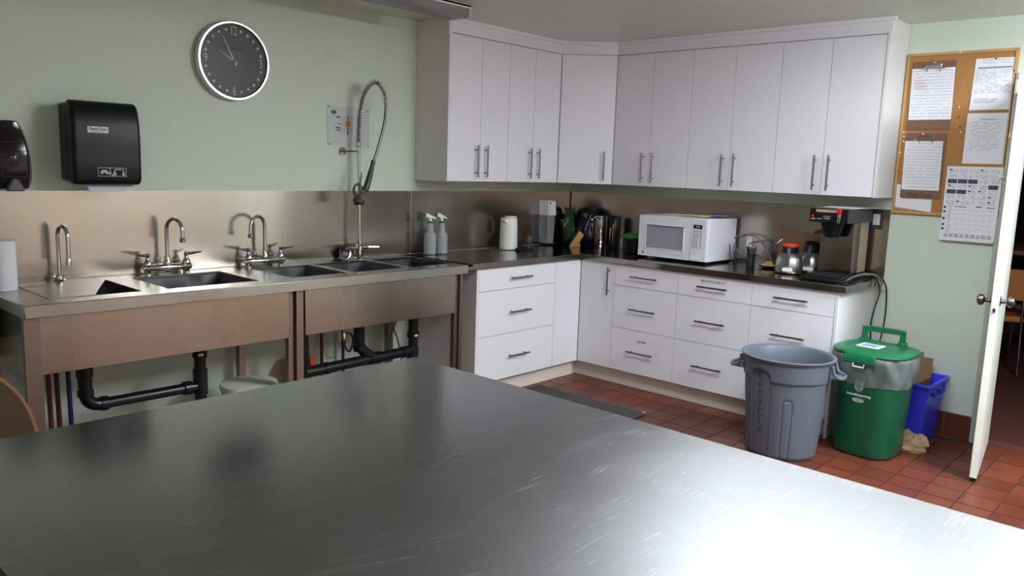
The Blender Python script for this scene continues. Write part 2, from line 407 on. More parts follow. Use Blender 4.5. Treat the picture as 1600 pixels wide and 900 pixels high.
# doorway trim (casing, jambs, stops), hall beyond
fr = struct(MB().box(-0.02, 0.17, DY0, DY0+0.035, 0, DZ+0.035).box(-0.02, 0.17, DY1-0.035, DY1, 0, DZ+0.035).box(-0.02, 0.17, DY1, DY0, DZ, DZ+0.035)
            .build('trim_1', 'frame_paint', bevel=0.003))
MB().box(0.06, 0.10, DY0-0.012, DY0, 0, DZ).build('door_stop', 'frame_paint', fr, bevel=0.002)
MB().box(0.06, 0.10, DY1, DY1+0.012, 0, DZ).build('door_stop', 'frame_paint', fr, bevel=0.002)
cs = MB()
for a, b, e in ((DY0+0.035, DY0+0.045, 0.03), (DY0+0.045, DY0+0.062, 0.022)):
    cs.box(-e, -0.0005, a, b, 0, DZ+0.06)
cs.build('casing', 'frame_paint', fr, bevel=0.003)
MB().box(-0.022, -0.0005, DY1-0.09, DY1-0.035, 0, DZ+0.06).build('casing', 'frame_paint', fr, bevel=0.003)
for z in (0.314, 1.246):
    h = MB().box(-0.034, -0.012, DY0+0.0, DY0+0.032, z-0.045, z+0.045).cyl((-0.038, DY0+0.012, z-0.05), (-0.038, DY0+0.012, z+0.05), 0.006)
    h.build('hinge', 'ivory' if z > 1 else 'nickel', fr, bevel=0.001)
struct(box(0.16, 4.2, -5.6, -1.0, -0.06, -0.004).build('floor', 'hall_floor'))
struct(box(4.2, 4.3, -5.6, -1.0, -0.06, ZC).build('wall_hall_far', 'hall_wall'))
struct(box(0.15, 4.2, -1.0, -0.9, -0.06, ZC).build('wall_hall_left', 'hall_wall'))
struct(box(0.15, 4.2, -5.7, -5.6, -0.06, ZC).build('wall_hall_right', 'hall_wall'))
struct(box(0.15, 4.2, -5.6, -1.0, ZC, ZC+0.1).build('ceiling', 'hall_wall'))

# open door, seen on its edge
ang = math.atan2(3.265-3.165, 0.705)    # swings into the kitchen
dr = bpy.data.objects.new('door_1', None); scene.collection.objects.link(dr); dr['kind'] = 'structure'
dr.location = (-0.005, -3.168, 0.0); dr.rotation_euler = (0, 0, PI+ang); WM[dr.name] = Matrix.Translation(dr.location) @ Matrix.Rotation(PI+ang, 4, 'Z')
MB().box(0.0, 0.712, -0.017, 0.017, 0.022, 2.03).build('door_leaf', 'door_paint', dr, bevel=0.002, local=True)
MB().box(0.7115, 0.7135, -0.012, 0.012, 0.86, 1.01).build('latch_plate', 'door_paint', dr, local=True)
MB().box(0.7135, 0.722, -0.006, 0.006, 0.885, 0.905).build('latch_bolt', 'knob', dr, bevel=0.001, local=True)
for s in (-1, 1):
    rot = Matrix.Rotation(-s*PI/2, 3, 'X')
    k = MB().lathe([(0.024, 0.017), (0.026, 0.02), (0.012, 0.024), (0.009, 0.04), (0.012, 0.047), (0.026, 0.055), (0.029, 0.065), (0.026, 0.076), (0.014, 0.083), (0.002, 0.084)], (0.66, 0, 0.935), 24, rot)
    k.build('door_knob', 'knob', dr, local=True)
MB().box(0.60, 0.708, -0.012, 0.012, 0.004, 0.0215).build('door_sweep', 'black_matte', dr, local=True)

# things on the door casing
c = thing('door_closer', 'white cylindrical door closer high on the frame beside the cork board', 'door closer', (-0.04, -3.118, 2.0))
MB().cyl((-0.07, -3.125, 2.0), (-0.07, -3.125, 2.075), 0.018).build('cylinder', 'white_pl', c, bevel=0.003)
MB().box(-0.055, -0.023, -3.135, -3.115, 2.01, 2.06).build('bracket', 'nickel', c, bevel=0.002)
c = thing('pull_cord', 'cream knotted pull cord with ring hanging on the door frame', 'cord', (-0.04, -3.105, 1.78))
MB().tube(smoothpath([(-0.03, -3.118, 1.84), (-0.036, -3.11, 1.80), (-0.03, -3.112, 1.75), (-0.033, -3.106, 1.66), (-0.033, -3.1, 1.55)]), 0.003).build('cord', 'ivory', c)
MB().lathe([(0.003, -0.02), (0.011, -0.012), (0.013, 0), (0.010, 0.012), (0.003, 0.02)], (-0.036, -3.11, 1.78), 14).build('knot', 'ivory', c)
MB().tube([(-0.033, -3.1+0.02*math.cos(a), 1.53+0.02*math.sin(a)) for a in [2*PI*k/18 for k in range(18)]], 0.003, closed=True).build('ring', 'ivory', c)

# hall furniture, barely seen through the doorway
def hall_chair(x, y, rz, label):
    t = thing('hall_chair', label, 'chair', (x, y, -0.004), rz, 'chairs in the dark hall')
    MB().box(-0.21, 0.21, -0.2, 0.2, 0.42, 0.47).build('seat', 'seat_orange', t, bevel=0.015, local=True)
    MB().box(-0.2, 0.2, 0.19, 0.22, 0.6, 0.85).build('backrest', 'seat_orange', t, bevel=0.01, local=True)
    for sx in (-0.19, 0.19):
        MB().cyl((sx, -0.18, 0.43), (sx*1.05, -0.22, 0.0), 0.011, n=10).build('leg', 'chrome', t, local=True)
        MB().tube([(sx, 0.2, 0.84), (sx, 0.2, 0.45), (sx*1.05, 0.25, 0.0)], 0.011).build('leg', 'chrome', t, local=True)
hall_chair(2.3, -2.66, 1.9, 'orange chair in the dark hall, nearer the kitchen door')
hall_chair(2.95, -3.0, 2.4, 'orange chair in the dark hall, farther from the kitchen door')
t = thing('hall_table', 'dark table standing in the dark hall beyond the doorway', 'table', (3.0, -2.6, -0.004))
MB().box(2.5, 3.5, -3.2, -1.9, 0.93, 0.97).build('table_top', 'hardboard', t, bevel=0.005)
for x in (2.58, 3.42):
    for y in (-3.12, -1.98): MB().box(x-0.03, x+0.03, y-0.03, y+0.03, -0.004, 0.93).build('leg', 'charcoal', t)

# ================================================================ ceiling lights
t = thing('ceiling_light', 'unlit grey fluorescent ceiling fitting above the sinks', 'ceiling light', (-2.5, -0.58, ZC))
fx0, fx1, fy0, fy1, fz = -3.12, -1.86, -0.675, -0.50, 2.36
MB().box(fx0, fx1, fy0-0.015, fy1+0.015, 2.412, ZC-0.0005).build('housing', 'enamel', t, bevel=0.003)
MB().box(fx0, fx1, fy0-0.015, fy0-0.009, 2.405, 2.425).build('rim', 'door_paint', t)
for x in (fx0, fx1-0.006): MB().box(x, x+0.006, fy0-0.006, fy1+0.006, fz-0.002, 2.412).build('end_cap', 'door_paint', t, bevel=0.001)
prof = [(fy0, 2.411), (fy0, 2.385), (fy0+0.012, 2.368), (fy0+0.03, fz), (fy1-0.03, fz), (fy1-0.012, 2.368), (fy1, 2.385), (fy1, 2.411)]
inner = [(y+(0.003 if y < -0.59 else -0.003), z+(0.003 if z < 2.41 else 0)) for y, z in prof][::-1]
MB().prism(prof+inner, 'x', fx0+0.006, fx1-0.006).build('lens', 'lens', t)
MB().cyl((fx0+0.02, -0.635, 2.388), (fx1-0.02, -0.635, 2.388), 0.016).build('tube', 'tube_glass', t)
MB().cyl((fx0+0.02, -0.54, 2.388), (fx1-0.02, -0.54, 2.388), 0.016).build('tube', 'tube_glass', t)
for lx, ly, rz, strength, lab in LAMPS:
    lm = material('lit_diffuser', LAMP_COL, 0.5, emit=strength)
    t = thing('ceiling_light', lab, 'ceiling light', (lx, ly, ZC), rz)
    MB().box(-0.30, 0.30, -0.62, 0.62, -0.035, -0.0005).build('housing', 'enamel', t, bevel=0.004, local=True)
    MB().box(-0.28, 0.28, -0.60, 0.60, -0.10, -0.036).build('diffuser', lm, t, bevel=0.02, local=True)

# ================================================================ island table
t = thing('island_table', 'large scratched stainless steel work table in the foreground', 'table', (-4.19, -3.25, 0))
MB().box(-4.875, -3.50, -4.45, -2.155, 0.835, 0.88).build('table_top', 'island', t, bevel=0.006, seg=3)
MB().box(-4.80, -3.58, -4.37, -2.24, 0.24, 0.265).build('undershelf', 'steel_h', t, bevel=0.003)
for x in (-4.80, -3.575):
    for y in (-4.37, -2.235): MB().cyl((x, y, 0.0), (x, y, 0.835), 0.022).build('leg', 'steel_leg', t)

# ================================================================ sink unit along the left wall
t = thing('sink_unit', 'long stainless steel sink counter with five basins', 'sink', (-3.0, -0.33, 0))
sinks = [(-4.10, -3.72), (-3.60, -3.14), (-2.955, -2.60), (-2.56, -2.19), (-2.15, -1.755)]
ys = [-0.655, -0.54, -0.12, -0.004]
xs = [-4.224]+[v for s in sinks for v in s]+[-1.802]
holes = {(2*i+1, 1) for i in range(5)}
top = grid_slab(xs, ys, holes, 0.896, 0.91)
top.build('worktop', 'steel_h', t, bevel=0.002)
MB().box(-4.224, -1.802, -0.66, -0.655, 0.858, 0.909).box(-4.228, -4.224, -0.66, -0.004, 0.858, 0.909).box(-1.806, -1.802, -0.655, -0.6, 0.858, 0.896).build('edge', 'steel', t, bevel=0.002)
for (a, b), dep in zip(sinks, (0.20, 0.24, 0.26, 0.26, 0.26)):
    y0, y1, z0 = -0.54, -0.12, 0.896-dep; w = 0.006
    s = MB().box(a-w, b+w, y0-w, y1+w, z0-w, z0).box(a-w, a, y0-w, y1+w, z0, 0.896).box(b, b+w, y0-w, y1+w, z0, 0.896).box(a, b, y0-w, y0, z0, 0.896).box(a, b, y1, y1+w, z0, 0.896)
    bs = s.build('basin', 'steel_basin', t)
    cx = (a+b)/2
    MB().lathe([(0.0, 0.0005), (0.028, 0.001), (0.045, 0.004), (0.05, 0.001)], (cx, -0.33, z0), 20, close=False).build('drain', 'chrome', bs)
for a, b in ((-4.16, -3.022), (-2.925, -1.862)):
    MB().box(a, b, -0.612, -0.606, 0.612, 0.858).build('front_panel', 'steel_skirt', t, bevel=0.001)
MB().box(-4.196, -4.19, -0.60, -0.06, 0.585, 0.858).build('side_panel', 'steel', t, bevel=0.001)
def angle_leg(x0, x1, y, parent):   # folded L profile: wide face towards the room
    MB().box(x0, x1, y, y+0.004, 0.0, 0.858).box(x1-0.004, x1, y+0.004, y+0.05, 0, 0.858).box(x0, x0+0.004, y+0.004, y+0.03, 0, 0.858).build('leg', 'steel_leg', parent)
angle_leg(-4.222, -4.163, -0.625, t); angle_leg(-2.985, -2.945, -0.625, t); angle_leg(-3.02, -2.99, -0.605, t)
angle_leg(-1.86, -1.835, -0.605, t); angle_leg(-1.83, -1.805, -0.62, t)
for x in (-4.21, -3.02, -1.97): MB().box(x, x+0.04, -0.10, -0.06, 0, 0.896).build('leg', 'steel_leg', t)
MB().prism([(-4.10, -0.115), (-3.718, -0.118), (-3.92, -0.545), (-4.10, -0.545)], 'z', 0.9105, 0.914).build('basin_cover', 'steel_h', t)

# splash plates
t = thing('backsplash', 'brushed stainless steel splash plates along both walls above the counters', 'backsplash', (-2.0, -0.003, 0.91))
for a, b in ((-4.9, -1.716), (-1.706, -0.46), (-0.456, -0.006)):
    MB().box(a, b, -0.0035, -0.0005, 0.912, 1.332).build('panel', 'steel_splash', t)
MB().box(-1.7165, -1.7055, -0.0045, -0.0005, 0.912, 1.332).build('joint_strip', 'silver', t)
MB().box(-0.0035, -0.0005, -2.514, -0.004, 0.912, 1.332).build('panel', 'steel_splash', t)
MB().box(-0.008, -0.004, -0.008, -0.004, 0.912, 1.332).build('corner_joint', 'dark_gap', t)

# ================================================================ base cabinets
def handle(parent, p0, p1, out, r=0.006):
    """bar handle from p0 to p1, standing off along -out"""
    p0, p1, out = Vector(p0), Vector(p1), Vector(out)
    d = (p1-p0)
    mb = MB().cyl(p0+out*0.03, p1+out*0.03, r, n=10)
    for q in (0.14, 0.86): mb.cyl(p0+d*q, p0+d*q+out*0.03, r*0.8, n=8)
    return mb.build('handle', 'nickel', parent)
BX = -0.615; KX = -0.561; ZB = 0.116; ZT = 0.868
Z2, Z1 = 0.420, 0.720; G = 0.0015
drz = [(Z1+G, ZT-G, 0.793), (Z2+G, Z1-G, 0.566), (ZB, Z2-G, 0.268)]
names = ['leftmost', 'middle', 'rightmost']
units = [(-0.914, -1.423, 'three-drawer white base cabinet beside the corner door, small paper label on its bottom drawer'),
         (-1.423, -1.945, 'three-drawer white base cabinet with a paper label on its top drawer, below the microwave edge'),
         (-1.945, -2.458, 'three-drawer white base cabinet behind the grey bin, below the coffee brewer')]
cabs = []
for a, b, lab in units:
    t = thing('base_cabinet', lab, 'cabinet', (-0.3, (a+b)/2, 0), 0, 'white base cabinets'); cabs.append(t)
    MB().box(BX+0.02, -0.002, b, a, ZB, 0.869).build('body', 'dark_gap', t)
    MB().box(KX, KX+0.016, b, a, 0, ZB).build('toe_kick', 'kick', t)
    for k, (z0, z1, hz) in enumerate(drz):
        d = MB().box(BX, BX+0.018, b+G, a-G, z0, z1).build('drawer', 'white_lam', t, bevel=0.001)
        yc = (a+b)/2; off = (0.0, -0.003, 0.0)[k]
        handle(d, (BX, yc+0.105, hz), (BX, yc-0.105, hz), (-1, 0, 0))
        if (a, k) == (-1.423, 0):
            L = MB().box(BX-0.0008, BX, -1.778, -1.575, 0.805, 0.850).build('paper_label', 'paper', d); L['label'] = 'white paper label lettered in black'
            text('PENS, SCOTCH TAPE, ETC', 0.022, 'ink', on_x(BX-0.0012, -1.676, 0.829), d, squeeze=0.66)
        if (a, k) == (-0.914, 2):
            L = MB().box(BX-0.0008, BX, -1.228, -1.108, 0.325, 0.368).build('paper_label', 'paper', d); L['label'] = 'small white paper label lettered in black'
            text('PLASTIC BAGS', 0.017, 'ink', on_x(BX-0.0012, -1.168, 0.347), d, squeeze=0.62)
MB().box(BX-0.002, -0.002, -2.477, -2.4585, 0, 0.869).build('end_panel', 'white_side', cabs[2], bevel=0.001)
t = thing('base_cabinet', 'white corner base cabinet with folding doors and an upright handle', 'cabinet', (-0.4, -0.4, 0), 0, 'white base cabinets')
MB().box(BX+0.02, -0.002, -0.914, -0.002, ZB, 0.869).box(-0.904, BX+0.02, BX+0.02, -0.002, ZB, 0.869).build('body', 'dark_gap', t)
MB().box(KX, KX+0.016, -0.914, KX, 0, ZB).box(-0.904, KX+0.016, KX, KX+0.016, 0, ZB).build('toe_kick', 'kick', t)
MB().box(-0.904+G, -0.617, BX, BX+0.018, ZB, ZT-G).build('door', 'white_lam', t, bevel=0.001)
d = MB().box(BX, BX+0.018, -0.914+G, -0.6185, ZB, ZT-G).build('door', 'white_lam', t, bevel=0.001)
handle(d, (BX, -0.874, 0.84), (BX, -0.874, 0.642), (-1, 0, 0))
t = thing('base_cabinet', 'three-drawer white base cabinet beside the sink unit', 'cabinet', (-1.28, -0.3, 0), 0, 'white base cabinets')
MB().box(-1.662, -0.904, BX+0.02, -0.002, ZB, 0.869).build('body', 'dark_gap', t)
MB().box(-1.662, -0.904, KX, KX+0.016, 0, ZB).build('toe_kick', 'kick', t)
MB().box(-1.682, -1.6635, BX-0.002, -0.002, 0, 0.869).build('end_panel', 'white_side', t, bevel=0.001)
for z0, z1, hz in drz:
    d = MB().box(-1.662+G, -0.904-G, BX, BX+0.018, z0, z1).build('drawer', 'white_lam', t, bevel=0.001)
    handle(d, (-1.385, BX, hz), (-1.18, BX, hz), (0, -1, 0))

# countertop (stainless, L shaped)
t = thing('countertop', 'dark polished stainless steel countertop running round the corner', 'countertop', (-0.6, -0.6, 0.87))
poly = [(-1.80, -0.635), (-0.635, -0.635), (-0.635, -2.517), (-0.005, -2.517), (-0.005, -0.005), (-1.80, -0.005)]
MB().prism(poly, 'z', 0.8705, 0.91).build('worktop', 'steel_dark', t, bevel=0.003, seg=3)
MB().box(-0.6375, -0.6352, -0.640, -0.6335, 0.871, 0.909).build('joint', 'dark_gap', t)

# ================================================================ wall cabinets
UF = -0.314; UZ0, UZ1 = 1.409, 2.332; UD = 0.018
def upper_handle(parent, px, py, out):
    handle(parent, (px, py, 1.437), (px, py, 1.648), out)
ul = [(-1.665, -1.115, 'two-door white wall cabinet nearest the sinks'), (-1.115, -0.568, 'two-door white wall cabinet on the sink wall, next to the corner one')]
for k, (a, b, lab) in enumerate(ul):
    t = thing('wall_cabinet', lab, 'cabinet', ((a+b)/2, -0.15, UZ0), 0, 'white wall cabinets')
    MB().box(a, b, UF+UD+0.001, -0.002, UZ0+0.004, ZC-0.001).build('body', 'white_side', t)
    m = (a+b)/2+(0.008 if k == 0 else -0.008)
    for (p, q, hx) in ((a+G, m-G, m-0.045), (m+G, b-G, m+0.045)):
        d = MB().box(p, q, UF, UF+UD, UZ0, UZ1).build('door', 'white_lam', t, bevel=0.001)
        upper_handle(d, hx, UF, (0, -1, 0))
    if k == 0: MB().box(-1.683, -1.6665, UF-0.004, -0.002, UZ0-0.003, ZC-0.001).build('end_panel', 'white_side', t, bevel=0.001)
t = thing('wall_cabinet', 'one-door white wall cabinet set across the corner', 'cabinet', (-0.3, -0.3, UZ0), 0, 'white wall cabinets')
pa, pb = Vector((-0.566, UF, 0)), Vector((UF, -0.632, 0))
MB().prism([(-0.567, -0.002), (-0.002, -0.002), (-0.002, -0.631), (UF+UD, -0.631), (-0.567, UF+UD)], 'z', UZ0+0.004, ZC-0.001).build('body', 'white_side', t)
dd = (pb-pa).normalized(); nn = Vector((dd.y, -dd.x, 0)); 
if nn.x > 0: nn = -nn
L = (pb-pa).length
def slab(mb, s0, s1, o0, o1, z0, z1):
    return mb.add([tuple(pa+dd*s+nn*o+Vector((0, 0, z))) for z in (z0, z1) for o in (o0, o1) for s in (s0, s1)],
                  [(0, 2, 3, 1), (4, 5, 7, 6), (0, 1, 5, 4), (2, 6, 7, 3), (0, 4, 6, 2), (1, 3, 7, 5)])
d = slab(MB(), 0.004, L-0.004, -0.012, 0.006, UZ0, UZ1).build('door', 'white_lam', t, bevel=0.001)
hp = pa+dd*(L-0.065)+nn*0.006
handle(d, (hp.x, hp.y, 1.437), (hp.x, hp.y, 1.648), nn)
ub = [(-0.634, -1.257, 'two-door white wall cabinet right of the corner one, above the black can'), (-1.257, -1.882, 'two-door white wall cabinet above the microwave'), (-1.882, -2.498, 'two-door white wall cabinet above the coffee brewer')]
for k, (a, b, lab) in enumerate(ub):
    t = thing('wall_cabinet', lab, 'cabinet', (-0.15, (a+b)/2, UZ0), 0, 'white wall cabinets')
    MB().box(UF+UD+0.001, -0.002, b, a, UZ0+0.004, ZC-0.001).build('body', 'white_side', t)
    m = (a+b)/2
    for (p, q, hy) in ((a-G, m+G, m+0.043), (m-G, b+G, m-0.043)):
        d = MB().box(UF, UF+UD, q, p, UZ0, UZ1).build('door', 'white_lam', t, bevel=0.001)
        upper_handle(d, UF, hy, (-1, 0, 0))
    if k == 2: MB().box(UF-0.004, -0.002, -2.517, -2.4995, UZ0-0.003, ZC-0.001).build('end_panel', 'white_side', t, bevel=0.001)
# crown filler with a small moulding at the ceiling
cr = MB()
off = 0.004
def crown(o0, o1, z0, z1):
    A = (-1.684-o1, -0.002); pts_o = [(-1.684-o1, UF-o1), (-0.566-o1*0.41, UF-o1), (UF-o1, -0.632-o1*0.41*-1 if False else -0.632+o1*0.41*0), (UF-o1, -2.518-o1)]
    pts_i = [(-1.684-o1, UF+0.02), (-0.560, UF+0.02), (UF+0.02, -0.626), (UF+0.02, -2.518-o1)]
    for k in range(3):
        q = [pts_o[k], pts_o[k+1], pts_i[k+1], pts_i[k]]
        cr.prism(q, 'z', z0, z1)
crown(0, 0.003, UZ1+0.006, ZC-0.001)
crown(0, 0.016, ZC-0.024, ZC-0.001)
struct(cr.build('trim_2', 'white_lam', smooth=False))

# ================================================================ faucets (local frame: origin on the counter, -y towards the room)
def arc_spout(r_arch, base_h, tip_drop, dirx, diry, rad=0.0085):
    d = Vector((dirx, diry, 0)).normalized()
    pts = [Vector((0, 0, 0.01)), Vector((0, 0, base_h*0.5)), Vector((0, 0, base_h))]
    for k in range(1, 13):
        a = PI*k/12
        pts.append(Vector((0, 0, base_h+r_arch*math.sin(a)))+d*(r_arch*(1-math.cos(a))))
    end = pts[-1]+Vector((0, 0, -tip_drop)); pts.append(end)
    return pts, end
t = thing('gooseneck_faucet', 'chrome gooseneck spout without handles at the leftmost basin', 'faucet', (-3.905, -0.07, 0.91), 0, None)
pts, end = arc_spout(0.048, 0.215, 0.10, 0.12, -1)
MB().tube(pts, 0.009, 12).build('spout', 'chrome', t, local=True)
MB().lathe([(0.028, 0.0), (0.028, 0.006), (0.018, 0.012), (0.016, 0.03), (0.012, 0.034)], (0, 0, 0), 20).build('base_ring', 'chrome', t, local=True)
MB().lathe([(0.0115, -0.03), (0.0115, 0.0), (0.0095, 0.004)], end, 16).build('aerator', 'chrome', t, local=True)
def twin_faucet(x, label, sd):
    t = thing('twin_handle_faucet', label, 'faucet', (x, -0.065, 0.91))
    b = MB().tube([(-0.125, 0, 0.032), (-0.115, 0, 0.032), (0.115, 0, 0.032), (0.125, 0, 0.032)], [0.014, 0.019, 0.019, 0.014], 16)
    for s in (-0.1, 0.1): b.cyl((s, 0, 0.0), (s, 0, 0.03), 0.017)
    b.build('body', 'chrome', t, local=True)
    for s, dx in ((-0.1, -1), (0.1, 1)):
        MB().lathe([(0.018, 0.045), (0.021, 0.05), (0.019, 0.065), (0.011, 0.075), (0.009, 0.088), (0.011, 0.094), (0.011, 0.105), (0.005, 0.11)], (s, 0, 0), 18).build('valve', 'chrome', t, local=True)
        MB().tube([(s, 0, 0.098), (s+dx*0.02, -0.012, 0.100), (s+dx*0.07, -0.03, 0.108)], [0.006, 0.0085, 0.004], 10).build('lever_handle', 'chrome', t, local=True)
    pts, end = arc_spout(0.06, 0.225, 0.035, *sd)
    MB().tube(pts, 0.0095, 12).xf(Matrix.Translation((0, 0, 0))).build('spout', 'chrome', t, local=True)
    MB().lathe([(0.019, 0.05), (0.019, 0.062), (0.014, 0.07), (0.013, 0.09)], (0, 0, 0), 18).build('spout_collar', 'chrome', t, local=True)
    MB().lathe([(0.013, -0.02), (0.015, -0.014), (0.015, -0.005), (0.010, 0.002)], end, 16).build('aerator', 'chrome', t, local=True)
twin_faucet(-3.392, 'chrome two-handle gooseneck faucet left, spout turned right over the second basin', (0.25, -1))
twin_faucet(-2.835, 'chrome two-handle gooseneck faucet whose spout turns left, beside the three joined basins', (-1, -0.4))

# pre-rinse faucet
t = thing('pre_rinse_faucet', 'tall pre-rinse faucet with spring hose and spray valve', 'faucet', (-2.19, -0.08, 0.91))
X, Y = -2.19, -0.08
b = MB().lathe([(0.026, 0), (0.026, 0.006), (0.017, 0.012), (0.016, 0.05), (0.022, 0.056), (0.022, 0.085), (0.014, 0.095), (0.014, 0.125), (0.009, 0.13)], (X, Y, 0.91), 20)
b.tube([(X-0.06, Y, 0.982), (X+0.06, Y, 0.982)], 0.014, 12)
b.build('body', 'chrome', t)
for s in (-1, 1):
    MB().tube([(X+s*0.055, Y, 0.982), (X+s*0.065, Y, 0.982), (X+s*0.08, Y-0.01, 0.985), (X+s*0.13, Y-0.03, 0.984)], [0.011, 0.013, 0.008, 0.005], 10).build('lever_handle', 'chrome', t)
MB().tube([(X, Y, 1.03), (X-0.002, Y, 1.3), (X-0.01, Y, 1.57), (X-0.012, Y, 1.63)], 0.0100, 12).build('riser', 'chrome', t)
MB().tube([(X-0.012, Y, 1.577), (X-0.05, -0.05, 1.575), (X-0.075, -0.03, 1.574), (X-0.075, -0.0, 1.574)], 0.006, 8).cyl((X-0.075, -0.008, 1.574), (X-0.075, -0.0005, 1.574), 0.025).build('wall_bracket', 'chrome', t)
axis = smoothpath([(-2.202, -.08, 1.60), (-2.202, -.08, 1.66), (-2.202, -.083, 1.717), (-2.201, -.09, 1.793), (-2.188, -.11, 1.907), (-2.160, -.13, 1.974), (-2.134, -.15, 1.995), (-2.110, -.17, 1.982), (-2.094, -.19, 1.932), (-2.088, -.2, 1.875)], 12)
coil = []
turns = 38; N = turns*9; acc = [0]
for i in range(1, len(axis)): acc.append(acc[-1]+(axis[i]-axis[i-1]).length)
def at(s):
    s *= acc[-1]
    for i in range(1, len(acc)):
        if acc[i] >= s:
            f = (s-acc[i-1])/(acc[i]-acc[i-1]); return axis[i-1].lerp(axis[i], f), (axis[i]-axis[i-1]).normalized()
    return axis[-1], (axis[-1]-axis[-2]).normalized()
for k in range(N+1):
    p, tg = at(k/N); a = Vector((0, 1, 0)); a = (a-tg*a.dot(tg)).normalized(); bb_ = tg.cross(a)
    r = 0.0175; th = 2*PI*k/9
    coil.append(p+a*math.cos(th)*r+bb_*math.sin(th)*r)
MB().tube(coil, 0.0026, 5).build('spring', 'chrome', t)
hose = smoothpath([(-2.202, -.08, 1.60), (-2.202, -.083, 1.717), (-2.201, -.09, 1.793), (-2.188, -.11, 1.907), (-2.134, -.15, 1.99), (-2.094, -.19, 1.932), (-2.088, -.2, 1.875), (-2.096, -.2, 1.76), (-2.124, -.2, 1.663), (-2.157, -.2, 1.566), (-2.178, -.2, 1.52)], 6)
MB().tube(hose, 0.0085, 10).build('hose', 'knob', t)
v = MB().tube([(-2.178, -.2, 1.525), (-2.183, -.2, 1.505), (-2.188, -.2, 1.49), (-2.20, -.2, 1.45), (-2.225, -.2, 1.375), (-2.240, -.2, 1.345)], [0.012, 0.014, 0.012, 0.016, 0.019, 0.021], 14)
v.tube([(-2.24, -.2, 1.345), (-2.27, -.2, 1.33), (-2.285, -.2, 1.29)], [0.014, 0.012, 0.012], 12)
v.lathe([(0.016, -0.016), (0.036, -0.010), (0.038, 0.012), (0.016, 0.024)], (-2.288, -.2, 1.278), 24, Matrix.Rotation(0.35, 3, 'Y'))
sp = v.build('spray_valve', 'charcoal', t)
MB().tube([(-2.262, -.205, 1.33), (-2.285, -.21, 1.345), (-2.283, -.21, 1.39), (-2.268, -.205, 1.45)], [0.01, 0.01, 0.006, 0.003], 8).build('squeeze_lever', 'grey_nozzle', sp)
MB().tube([(-2.292+0.030*math.cos(a), -.2, 1.345+0.036*math.sin(a)) for a in [2*PI*k/20 for k in range(20)]], 0.008, 8, closed=True).build('ring', 'charcoal', sp)
MB().lathe([(0.020, 0), (0.024, 0.006), (0.010, 0.012)], (-2.296, -.2, 1.258), 20).build('spray_face', 'chrome', sp)

# strainer leaning beside it
t = thing('sink_strainer', 'round perforated metal sink strainer standing against the splash plate', 'strainer', (-2.275, -0.045, 0.952))
rot = Matrix.Rotation(PI/2-0.15, 3, 'X')
MB().lathe([(0.0, -0.012), (0.03, -0.010), (0.036, -0.002), (0.044, 0.002), (0.045, 0.004), (0.035, 0.002), (0.028, -0.006), (0.0, -0.008)], (-2.275, -0.045, 0.953), 28, rot, close=False).build('basket', 'nickel', t)
dots = MB()
for rr, n in ((0.010, 6), (0.019, 12), (0.027, 18)):
    for k in range(n):
        c0 = Vector((-2.275, -0.045, 0.953))+rot @ Vector((rr*math.cos(2*PI*k/n), rr*math.sin(2*PI*k/n), 0.0))
        dots.cyl(c0-rot @ Vector((0, 0, 0.0115)), c0-rot @ Vector((0, 0, -0.001)), 0.0022, n=6)
dots.build('holes', 'dark_gap', t, kind='stuff')
MB().box(-2.222, -2.214, -0.075, -0.068, 0.915, 0.965).build('handle', 'chrome', t, bevel=0.002)

# ================================================================ wall things, left wall
def rrect(x0, x1, z0, z1, r, n=6, top=None):
    pts = []; rt_ = top if top is not None else r
    for cx, cz, a0, rr in ((x1-rt_, z1-rt_, 0, rt_), (x0+rt_, z1-rt_, PI/2, rt_), (x0+r, z0+r, PI, r), (x1-r, z0+r, 1.5*PI, r)):
        for k in range(n+1):
            a = a0+PI/2*k/n; pts.append((cx+rr*math.cos(a), cz+rr*math.sin(a)))
    return pts
t = thing('wall_clock', 'round wall clock with black face and silver rim', 'clock', (-2.987, 0, 2.024))
cx, cz, cr_ = -2.987, 2.024, 0.207
rot = Matrix.Rotation(PI/2, 3, 'X')
MB().lathe([(cr_, 0.0), (cr_, 0.042), (cr_-0.004, 0.048), (cr_-0.014, 0.048), (cr_-0.018, 0.040), (cr_-0.018, 0.036), (cr_-0.03, 0.0)], (cx, -0.0005, cz), 64, rot, close=False).build('rim', 'silver', t)
MB().lathe([(0, 0.004), (cr_-0.017, 0.004), (cr_-0.017, 0.036), (0.0, 0.036)], (cx, -0.0005, cz), 48, rot, close=False).build('dial', 'clock_face', t)
yf = -0.0372
for k in range(24):
    if k % 6 == 0: continue
    a = 2*PI*k/24; s = 0.0065
    c0 = Vector((cx+math.sin(a)*0.163, yf, cz+math.cos(a)*0.163))
    u = Vector((math.cos(a), 0, -math.sin(a)))*s; w = Vector((math.sin(a), 0, math.cos(a)))*s
    MB().add([c0-u-w, c0+u-w, c0+u+w, c0-u+w], [(0, 1, 2, 3)]).build('minute_square', 'clock_mark', t)
for s_, dx, dz in (('12', 0, 0.155), ('3', 0.158, 0), ('6', 0, -0.158), ('9', -0.158, 0)):
    text(s_, 0.068, 'clock_mark', on_y(cx+dx, yf, cz+dz), t, 'numeral', squeeze=0.62)
text('NEW YORK CLOCK COMPANY', 0.0165, 'clock_text', on_y(cx, yf, cz+0.062), t, squeeze=0.55)
